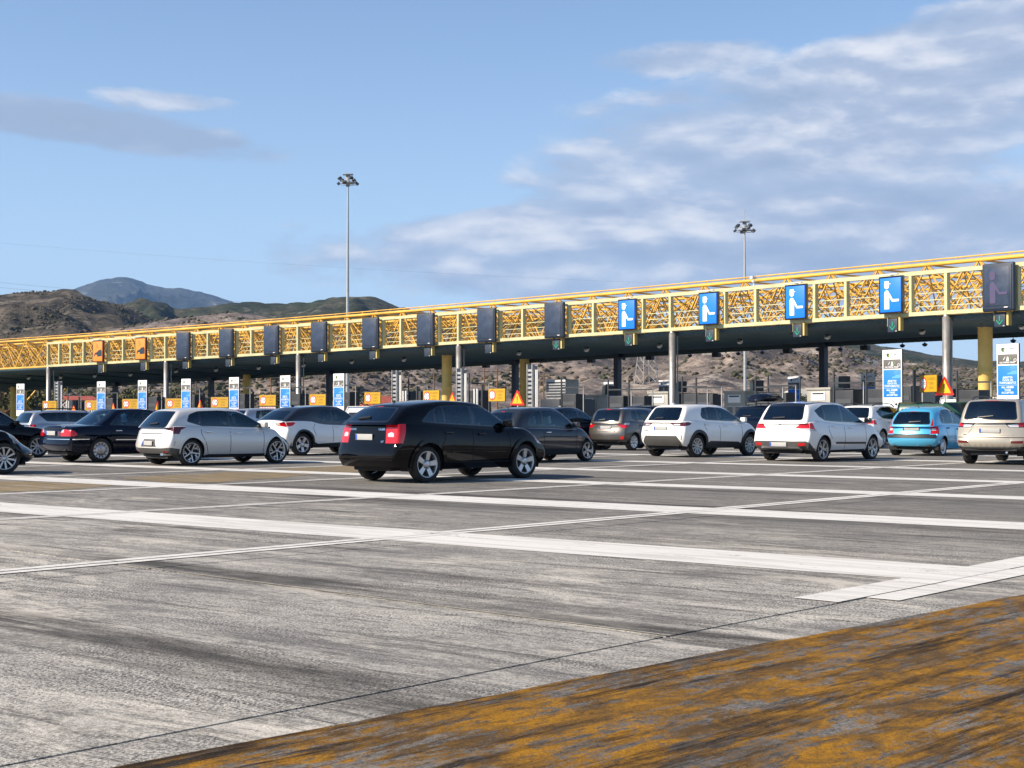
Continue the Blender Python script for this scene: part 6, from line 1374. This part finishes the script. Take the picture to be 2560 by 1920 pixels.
for k, (px, yt) in enumerate([(188, 1000), (278, 996), (388, 992), (482, 988), (607, 985), (744, 984), (868, 980), (1045, 978), (1197, 976), (1430, 985), (2262, 965), (1920, 985), (2430, 975), (1548, 990), (1600, 990), (1735, 984), (1770, 986), (1952, 982), (2118, 976), (2200, 972)]):
    ppm = PPM(px)*1.04; Y = F/ppm; z0 = zg(Y); H = P(px, yt, Y).z - z0; o = put(proto, Vector(((px-CX)/F*Y, Y, z0)), -gaz(px), 'charcoal lane cabinet with louvres, %s from the left' % ORD[sorted([188, 278, 388, 482, 607, 744, 868, 1045, 1197, 1430, 2262, 1920, 2430, 1548, 1600, 1735, 1770, 1952, 2118, 2200]).index(px)], 'cabinet', 'charcoal cabinets on the toll islands'); o.scale = (1.15, 1, H)
# white tube groups
for k, (px, yt) in enumerate([(1012, 977), (1190, 972), (233, 1003), (170, 1002)]):
    ppm = PPM(px)*1.06; Y = F/ppm; z0 = zg(Y); H = P(px, yt, Y).z - z0; r = empty('guard_posts', Vector(((px-CX)/F*Y, Y, z0)), -gaz(px), 'pair of white tubular guard posts, ' + ['left of the middle yellow column', 'right of the middle yellow column', 'left of the second panel', 'beside the leftmost cable rack'][k], 'guard post')
    for sx in (-.12, .12): MB().tube((sx, 0, 0), (sx, 0, H), .06, 8).obj('tube', m_wht, r)
m_kerb = principled('island_concrete', (0.30, 0.29, 0.27), 0.85, var=.2, vscale=2, bump=.3)
for k, px in enumerate([60, 165, 270, 375, 490, 612, 742, 880, 1035, 1200, 1375, 1470, 1645, 1836, 2046, 2278, 2560]):
    a, b = GC(px, -9), GC(px, 16); n_ = 5; m = MB()
    u_ = (b-a).normalized(); s_v = Vector((u_.y, -u_.x, 0))*.8; 
    pts = [a + (b-a)*i/n_ for i in range(n_+1)]; vs = []
    for q in pts:
        z = zg(q.y)
        for sg, zz in ((-1, -.05), (-1, .15), (1, .15), (1, -.05)): w_ = q + s_v*sg; vs.append((w_.x, w_.y, z+zz))
    m.raw(vs, [(4*i+c_, 4*i+c_+1, 4*i+c_+5, 4*i+c_+4) for i in range(n_) for c_ in range(3)] + [(0, 1, 2, 3), (4*n_, 4*n_+1, 4*n_+2, 4*n_+3)])
    o = m.obj('toll_island', m_kerb); tag(o, kind='structure')
# ------------------------------------------------------------------ masts, poles, pylon, wires
m_mast = principled('mast_steel', (0.42, 0.43, 0.43), 0.45, 0.4, var=.08); m_fl = principled('floodlight_dark', (0.06, 0.07, 0.085), 0.4, 0.3)
def mast(px, ytop, H, label, wbase):
    Y = (H - HC + 2.0) * F / (HZ - ytop); p = P(px, HZ, Y); z0 = zg(Y); ztop = P(px, ytop, Y).z
    r = empty('light_mast', (p.x, p.y, z0), 0, label, 'light mast', 'tall floodlight masts'); h = ztop - z0; s = Y / 171 * .82
    MB().lathe([(wbase, 0), (wbase*.78, h*.5), (wbase*.42, h-1.6*s)], 16).obj('pole', m_mast, r, fix=False)
    MB().lathe([(.28*s, h-1.7*s), (.30*s, h-1.5*s), (1.0*s, h-1.45*s), (1.0*s, h-1.35*s), (.3*s, h-1.3*s), (.30*s, h-.1*s), (.001, h)], 14).obj('head_ring', m_mast, r, fix=False)
    MB().box(-.75*s, .75*s, -.5*s, .5*s, h-.2*s, h-.05*s).obj('top_plate', m_mast, r, bevel=.03)
    rr = random.Random(int(px))
    for i in range(9):
        a = i*2*math.pi/9 + .3; lv = h - (1.1 if i % 2 else 1.75)*s; f = MB().box(-.26*s, .26*s, -.10*s, .22*s, -.22*s, .22*s).obj('floodlight', m_fl, r, bevel=.03*s)
        f.location = (math.cos(a)*1.35*s, math.sin(a)*1.35*s, lv + .25*s); f.rotation_euler = (R(50), 0, a - math.pi/2)
        MB().box(-.22*s, .22*s, -.11*s, -.10*s, -.18*s, .18*s).obj('lens', m_wht if i % 3 == 0 else M_['gloss_black'], f)
        MB().bar((math.cos(a)*.3*s, math.sin(a)*.3*s, lv), (math.cos(a)*1.3*s, math.sin(a)*1.3*s, lv+.12*s), .05*s, .05*s).obj('arm', m_mast, r)
    if px > 1500: MB().tube((0, 0, h), (0, 0, h+1.6*s), .04*s, 5).obj('lightning_rod', m_mast, r)
mast(868.5, 434, 30, 'tall left floodlight mast with a ring of lamps, rising over the low hills', .25)
mast(1863, 552, 30, 'tall floodlight mast with a ring of lamps, the right one, farther away', .30)
m_wood_ = principled('pole_wood', (0.20, 0.10, 0.055), 0.8, var=.25); 
for k, (px, Y, r0) in enumerate([(1085, 230, .14), (1211, 210, .15), (1243, 210, .13), (677, 240, .14), (490, 250, .12), (1359, 230, .16)]):
    p = P(px, HZ, Y); r = empty('utility_pole', (p.x, Y, zg(Y)), 0.3, 'brown wooden utility pole below the canopy, %s from the left' % ORD[sorted([1085, 1211, 1243, 677, 490, 1359]).index(px)], 'pole', 'wooden utility poles behind the gates')
    MB().tube((0, 0, 0), (0, 0, 9.5), r0, 8, r0*.7).obj('pole', m_wood_, r); MB().bar((-.9, 0, 9.0), (.9, 0, 9.0), .08, .1).obj('crossarm', m_wood_, r)
m_pyl = principled('pylon_steel', (0.42, 0.42, 0.40), 0.5, 0.2)
def pylon(px, Y, H, wb, wt, name, label, r_=.07):
    p = P(px, HZ, Y); z0 = zg(Y)-1; r = empty(name, (p.x, Y, z0), R(25), label, 'pylon')
    lv = 11; hs = [H*.80*(1-(1-i/lv)**1.15) for i in range(lv+1)]
    def c(i, k): w = (wb + (wt-wb)*min(1, hs[i]/(H*.8)))/2; return Vector(((-1, 1, 1, -1)[k]*w, (-1, -1, 1, 1)[k]*w, hs[i]))
    m = MB()
    for k in range(4):
        for i in range(lv):
            m.tube(c(i, k), c(i+1, k), r_*1.4, 5, caps=False)
            k2 = (k+1) % 4; m.tube(c(i, k), c(i+1, k2), r_*.7, 4, caps=False); m.tube(c(i, k2), c(i+1, k), r_*.7, 4, caps=False)
        m.tube(c(lv, k), (0, 0, H), r_, 4, caps=False)
    tag(m.obj('lattice', m_pyl, r, fix=False), kind='stuff')
    for z in (.80, .88, .95):
        MB().bar((-wt*2.6, 0, H*z), (wt*2.6, 0, H*z), r_*2, r_*2).obj('crossarm', m_pyl, r)
    return r
pylon(1616, 370, 36, 6.6, 1.6, 'power_pylon', 'pale lattice power pylon on the slope behind the gates')
pylon(498, 8000, 190, 30, 6, 'mountain_mast', 'thin transmitter mast on the shoulder of the blue mountain', 1.6)
pylon(2332, 1300, 30, 4, 1.6, 'ridge_mast', 'faint mast on the ridge seen beneath the canopy at right', .16)
m_wire = principled('wire', (0.10, 0.11, 0.12), 0.6)
for k, (pa, pb, Y, sag) in enumerate([((-200, 685), (900, 770), 420, 4.5), ((-200, 698), (760, 768), 430, 4.5), ((-200, 590), (1640, 708), 380, 5)]):
    a, b = P(*pa, Y), P(*pb, Y); m = MB(); n = 24; pts = [a + (b-a)*i/n - Vector((0, 0, sag*4*(i/n)*(1-i/n)*.25)) for i in range(n+1)]
    for q, w_ in zip(pts, pts[1:]): m.tube(q, w_, .024 if k < 2 else .012, 4, caps=False)
    tag(m.obj('power_line', m_wire, fix=False), ['upper overhead power line crossing the left hills', 'lower overhead power line crossing the left hills', 'faint high overhead power line above the hills'][k], 'power line')
# ------------------------------------------------------------------ houses and trees beyond
m_tile = principled('roof_tiles', (0.42, 0.10, 0.07), 0.8, var=.2, vscale=1); m_wall = principled('house_render', (0.62, 0.58, 0.50), 0.8, var=.08)
def house(px, yt, Y, W_, D_, hw_, lab, roofm, rz=.5):
    top = P(px, yt, Y).z; p = P(px, HZ, Y); z0 = top - hw_ - 1.8; r = empty('house', (p.x, Y, z0), rz, lab, 'house', 'houses beyond the toll plaza')
    MB().box(-W_/2, W_/2, -D_/2, D_/2, -3, hw_).obj('wall', m_wall, r)
    w, d = W_/2+.5, D_/2+.5; MB().raw([(-w, -d, hw_), (w, -d, hw_), (w, d, hw_), (-w, d, hw_), (-w*.6, 0, hw_+1.8), (w*.6, 0, hw_+1.8), (-w, -d, hw_-.15), (w, -d, hw_-.15), (w, d, hw_-.15), (-w, d, hw_-.15)], [(0, 1, 5, 4), (1, 2, 5), (2, 3, 4, 5), (3, 0, 4), (6, 7, 1, 0), (7, 8, 2, 1), (8, 9, 3, 2), (9, 6, 0, 3)]).obj('roof', roofm, r)
    for i in range(3):
        x = -W_/2 + W_*(i+.5)/3; f = MB().box(x-.5, x+.5, -D_/2-.04, -D_/2, .9, 2.1).obj('window', M_['gloss_black'], r); MB().box(x-.6, x+.6, -D_/2-.07, -D_/2-.002, .8, .9).obj('sill', m_wall, f)
house(188, 990, 250, 9, 7, 2.8, 'white house with a red tiled roof beside the leftmost cable rack', m_tile)
house(165, 1000, 230, 8, 6, 2.4, 'pale low house with a grey pink roof below the red roofed one', principled('pale_roof', (.50, .42, .40), .8), .3)
house(15, 1002, 220, 9, 7, 2.6, 'house with a reddish roof behind the splayed yellow legs', m_tile)
house(962, 990, 260, 7, 6, 2.6, 'small red roofed house left of the middle yellow column', m_tile)
house(2008, 972, 330, 10, 7, 3.4, 'cream house with a flat pale roof between two booths', m_cream)
house(2187, 985, 320, 8, 7, 4.0, 'white villa beside the shaded tag panel at right', m_wht)
m_leaf = {}
def leafmat(nm, a, b_):
    m, t, b = std_mat(nm); n_ = pos_noise(t, 1.8, 4, .7); t.l(t.mix(t.ramp(n_, [(.35, 0.0), (.65, 1.0)]), a, b_), b.inputs['Base Color']); b.inputs['Roughness'].default_value = .9; b.inputs['Specular IOR Level'].default_value = 0.15; return m
LM = [leafmat('leaves_olive', (.085, .085, .035), (.16, .145, .06)), leafmat('leaves_dark', (.035, .045, .018), (.08, .085, .035)), leafmat('leaves_bare_brown', (.11, .085, .055), (.19, .15, .10))]
m_trunk = principled('tree_bark', (.12, .09, .065), .9)
def tree(px, ytop, Y, rad, mi, lab, seed):
    rg = random.Random(seed); top = P(px, ytop, Y).z; p = P(px, HZ, Y); z0 = zg(Y); h = max(2.0, top - z0); r = empty('tree', (p.x, Y, z0), 0, lab, 'tree', 'trees beyond the toll gates'); m = MB()
    m.tube((0, 0, -.3), (rg.uniform(-.2, .2), 0, h*.5), .20, 7, .10)
    for i in range(5): a = rg.uniform(0, 6.28); m.tube((0, 0, h*.35), (math.cos(a)*rad*.6, math.sin(a)*rad*.6, h*.72), .07, 5, .03)
    m.obj('trunk', m_trunk, r, fix=False); c = MB(); lobes = [(rg.uniform(-.5, .5)*rad, rg.uniform(-.5, .5)*rad, h*rg.uniform(.45, .8), rad*rg.uniform(.4, .65)) for _ in range(7)]
    for i in range(1000):
        lx, ly, lz, lr = rg.choice(lobes); d = Vector((rg.gauss(0, 1), rg.gauss(0, 1), rg.gauss(0, 1))).normalized() * lr * rg.uniform(.55, 1.05); q = Vector((lx, ly, lz)) + d; q.z = min(q.z, h)
        s = rg.uniform(.10, .26); a = Vector((rg.uniform(-1, 1), rg.uniform(-1, 1), rg.uniform(-1, 1))).normalized()*s; b = a.orthogonal().normalized()*s*.7
        c.raw([q-a, q+b, q+a, q-b], [(0, 1, 2, 3)])
    tag(c.obj('crown', LM[mi], r, fix=False), kind='stuff')
TR = [(70, 975, 150, 3.6, 1), (110, 985, 170, 3.2, 0), (20, 968, 160, 3.5, 2), (215, 968, 300, 4, 0), (300, 968, 190, 3.6, 1), (345, 975, 200, 3.4, 0), (385, 985, 180, 3.0, 2), (440, 972, 220, 3.8, 1), (480, 990, 200, 2.8, 0), (560, 985, 230, 3.0, 2), (690, 985, 240, 3.4, 1), (760, 992, 230, 2.8, 2), (885, 985, 250, 3.4, 1), (1060, 985, 250, 3.0, 2), (1420, 990, 240, 3.0, 1), (1450, 998, 230, 2.6, 0), (1720, 985, 260, 3.2, 2), (1990, 985, 290, 3.4, 1), (2190, 995, 290, 3.6, 1), (2420, 985, 260, 3.4, 2)]
kinds_ = ['olive green', 'dark green', 'bare brownish']
for k, (px, yt, Y, rad, mi) in enumerate(sorted(TR)): tree(px, yt, Y, rad, mi, '%s tree beyond the toll gates, %s from the left' % (kinds_[mi], ORD[k]), 40+k)
# ------------------------------------------------------------------ the queue of cars
QUEUE = [
 ('black_hatch', 'black_hatchback', 'black hatchback with large square red tail lamps, nearest in the middle of the queue', dict(rear_px=(1060, 1206), front_px=(1304.5, 1193))),
 ('silver_hatch', 'silver_hatchback', 'pale silver hatchback with slashed two-tone wheels, left of the black hatchback', dict(rear_px=(473.6, 1164), front_px=(687.9, 1156))),
 ('white_coupe_suv', 'white_crossover', 'white crossover with a black roof and sloping tail, behind the silver hatchback', dict(rear_px=(751.6, 1139), azd=45)),
 ('dark_sedan', 'dark_blue_saloon', 'dark blue saloon with chrome side strips and wide red tail lamps, left of silver hatchback', dict(rear_px=(247.7, 1155.5), azd=45)),
 ('coupe_front', 'black_car', 'black car cut off by the left edge, showing its front wing and spoked alloy wheel', dict(front_px=(8, 1185), azd=52)),
 ('black_saloon', 'black_saloon', 'black saloon half hidden between the dark blue saloon and the left edge', dict(front_px=(92, 1143), azd=47)),
 ('silver_mpv', 'silver_people_carrier', 'silver people carrier seen over the roof of the dark blue saloon', dict(rear_px=(128, 1124), azd=50)),
 ('small_retro', 'small_grey_car', 'small rounded slate grey three-door car behind the nose of the black hatchback', dict(front_px=(1463, 1152), azd=44)),
 ('bronze_hatch', 'bronze_hatchback', 'bronze grey hatchback with white and red tail lamps, right of the small grey car', dict(rear_px=(1579.4, 1126), azd=40)),
 ('white_suv', 'white_compact_suv', 'white compact off-roader with black wheel arches, right of the bronze hatchback', dict(rear_px=(1737.4, 1143), front_px=(1868.5, 1138))),
 ('white_crossover', 'white_family_car', 'white family car with black side strip, left of the light blue hatchback', dict(rear_px=(2050.7, 1154), front_px=(2174.5, 1148))),
 ('blue_hatch', 'light_blue_hatchback', 'light blue hatchback with a black strip along its rear bumper', dict(rear_px=(2350, 1140), azd=38)),
 ('champagne_suv', 'champagne_off_roader', 'large champagne coloured off-roader with roof rails at the right edge', dict(rear_px=(2577, 1162), azd=36)),
 ('dark_crossover', 'dark_car_with_roof_box', 'dark blue car carrying a roof box, between the two white cars', dict(rear_px=(1935, 1118), azd=40)),
 ('white_wagon', 'white_estate_car', 'white estate car with roof rails behind the white family car', dict(rear_px=(2200, 1121), azd=42)),
 ('red_hatch', 'dark_red_car', 'dark red car, just its roof showing left of the light blue hatchback', dict(rear_px=(2265, 1108), azd=40)),
 ('dark_hatch', 'dark_blue_hatchback', 'dark blue hatchback hidden behind the small grey car', dict(rear_px=(1400, 1126), azd=44)),
 ('dark_crossover', 'dark_blue_crossover', 'dark blue crossover behind the bronze hatchback', dict(rear_px=(1640, 1118), azd=42)),
 ('grey_hatch', 'silver_compact_car', 'silver compact car, roof showing between the pale silver hatchback and white crossover', dict(rear_px=(640, 1118), azd=46)),
 ('black_saloon', 'black_saloon_ahead', 'black saloon, only its roof visible ahead of the dark blue saloon', dict(rear_px=(330, 1118), azd=44)),
 ('white_wagon', 'white_car_ahead', 'white car far ahead, a strip of roof showing left of the bronze hatchback', dict(rear_px=(1520, 1098), azd=42)),
]
CARROOT = {}
for i, (key, nm, lab, kw) in enumerate(QUEUE):
    o, yaw = place_by_wheels(key, **kw)
    CARROOT[nm] = (build_car(nm, CARS[key], lab, o, yaw, 'cars queueing for the toll gates', 'car'), key)
# ------------------------------------------------------------------ roof box, vans
rt, key = CARROOT['dark_car_with_roof_box']; u_ = Matrix.Rotation(rt.rotation_euler[2], 4, 'Z')
rb = empty('roof_box', rt.location + (u_ @ Vector((1.6, 0, 1.72))), rt.rotation_euler[2], 'glossy dark roof box strapped on the dark blue car', 'roof box')
m = MB(); secs = [(-1.0, .30, .10), (-.85, .40, .30), (-.3, .44, .38), (.4, .42, .36), (.9, .34, .22), (1.15, .18, .08)]; vs = []
for x, w, h in secs:
    for k in range(12):
        a = 2*math.pi*k/12; vs.append((x, math.cos(a)*w, .05 + (math.sin(a)*.5+.5)*h))
m.raw(vs, [(i*12+k, i*12+(k+1) % 12, (i+1)*12+(k+1) % 12, (i+1)*12+k) for i in range(len(secs)-1) for k in range(12)] + [tuple(range(12)), tuple(range(60, 72))], True); m.obj('shell', PT['navy'], rb)
for x in (-.5, .5): MB().bar((x, -.6, -.02), (x, .6, -.02), .05, .04).obj('crossbar', M_['grey_plastic'], rb); 
for x in (-.5, .5):
    for y in (-.55, .55): MB().tube((x, y, -.14), (x, y, -.02), .03, 6).obj('foot', M_['black_trim'], rb)
def van(px, ytop, Y, azd, matb, label, L=4.9, H=2.0, W=1.9):
    p = P(px, HZ, Y); z0 = zg(Y); top = P(px, ytop, Y).z - z0; H = top; r = empty('van', (p.x, Y, z0), R(90-azd), label, 'van', 'vans queueing for the toll gates')
    m = MB(); pr = [(0, .35), (0, H-.25), (.12, H-.03), (L-2.0, H), (L-1.6, H-.05), (L-.9, H*.62), (L-.15, H*.50), (L, .75), (L, .35)]
    n = len(pr); vs = [(x, -W/2, z) for x, z in pr] + [(x, W/2, z) for x, z in pr]
    m.raw(vs, [tuple(range(n)), tuple(range(n, 2*n))[::-1]] + [(i, (i+1) % n, n+(i+1) % n, n+i) for i in range(n)]); m.obj('body', matb, r, bevel=.07, seg=3)
    for sg in (-1, 1): MB().raw([(L-2.2, sg*(W/2+.004), H*.60), (L-1.05, sg*(W/2+.004), H*.62), (L-1.62, sg*(W/2+.004), H*.90), (L-2.2, sg*(W/2+.004), H*.90)], [(0, 1, 2, 3)]).obj('side_window', M_['gloss_black'], r, fix=False)
    for y0, y1 in ((-.78, -.06), (.06, .78)): MB().box(-.012, .0, y0, y1, H*.60, H*.88).obj('rear_window', M_['gloss_black'], r)
    for y in (-.86, .76): MB().box(-.02, .0, y, y+.10, H*.40, H*.58).obj('tail_lamp', M_['lamp_red'], r)
    ty, rm_, dc = wheel_meshes(.33, .20, .21, 'cap', M_['alloy'])
    for ax in (.9, L-.95):
        for sg in (-1, 1):
            w = empty('wheel'); w.parent = r; w.location = (ax, sg*(W/2-.09), .33); w.rotation_euler = (0, 0, 0 if sg < 0 else math.pi); link('tyre', ty, None, w); link('rim', rm_, None, w)
    return r
van(905, 1018, 52, 46, PT['white'], 'white van with a roof rack behind the black hatchback')
van(2400, 996, 62, 44, PT['white'], 'white van roof between the blue hatchback and the champagne off-roader')
van(2300, 1008, 56, 42, paint('paint_green', (.02, .07, .04)), 'dark green van behind the light blue hatchback')
# ------------------------------------------------------------------ haze
hz = MB().box(-7000, 7000, -40, 13800, -9, 1000).obj('haze', None, fix=False)
tag(hz, kind='stuff'); mh = bpy.data.materials.new('haze_air'); mh.use_nodes = True; mh.node_tree.nodes.clear(); th = NT(mh.node_tree)
pvn = th.n('ShaderNodeVolumePrincipled'); pvn.inputs['Color'].default_value = (0.30, 0.56, 1.0, 1); pvn.inputs['Density'].default_value = 0.000045; pvn.inputs['Anisotropy'].default_value = 0.0
oh = th.n('ShaderNodeOutputMaterial'); th.l(pvn.outputs[0], oh.inputs['Volume']); hz.data.materials.append(mh)
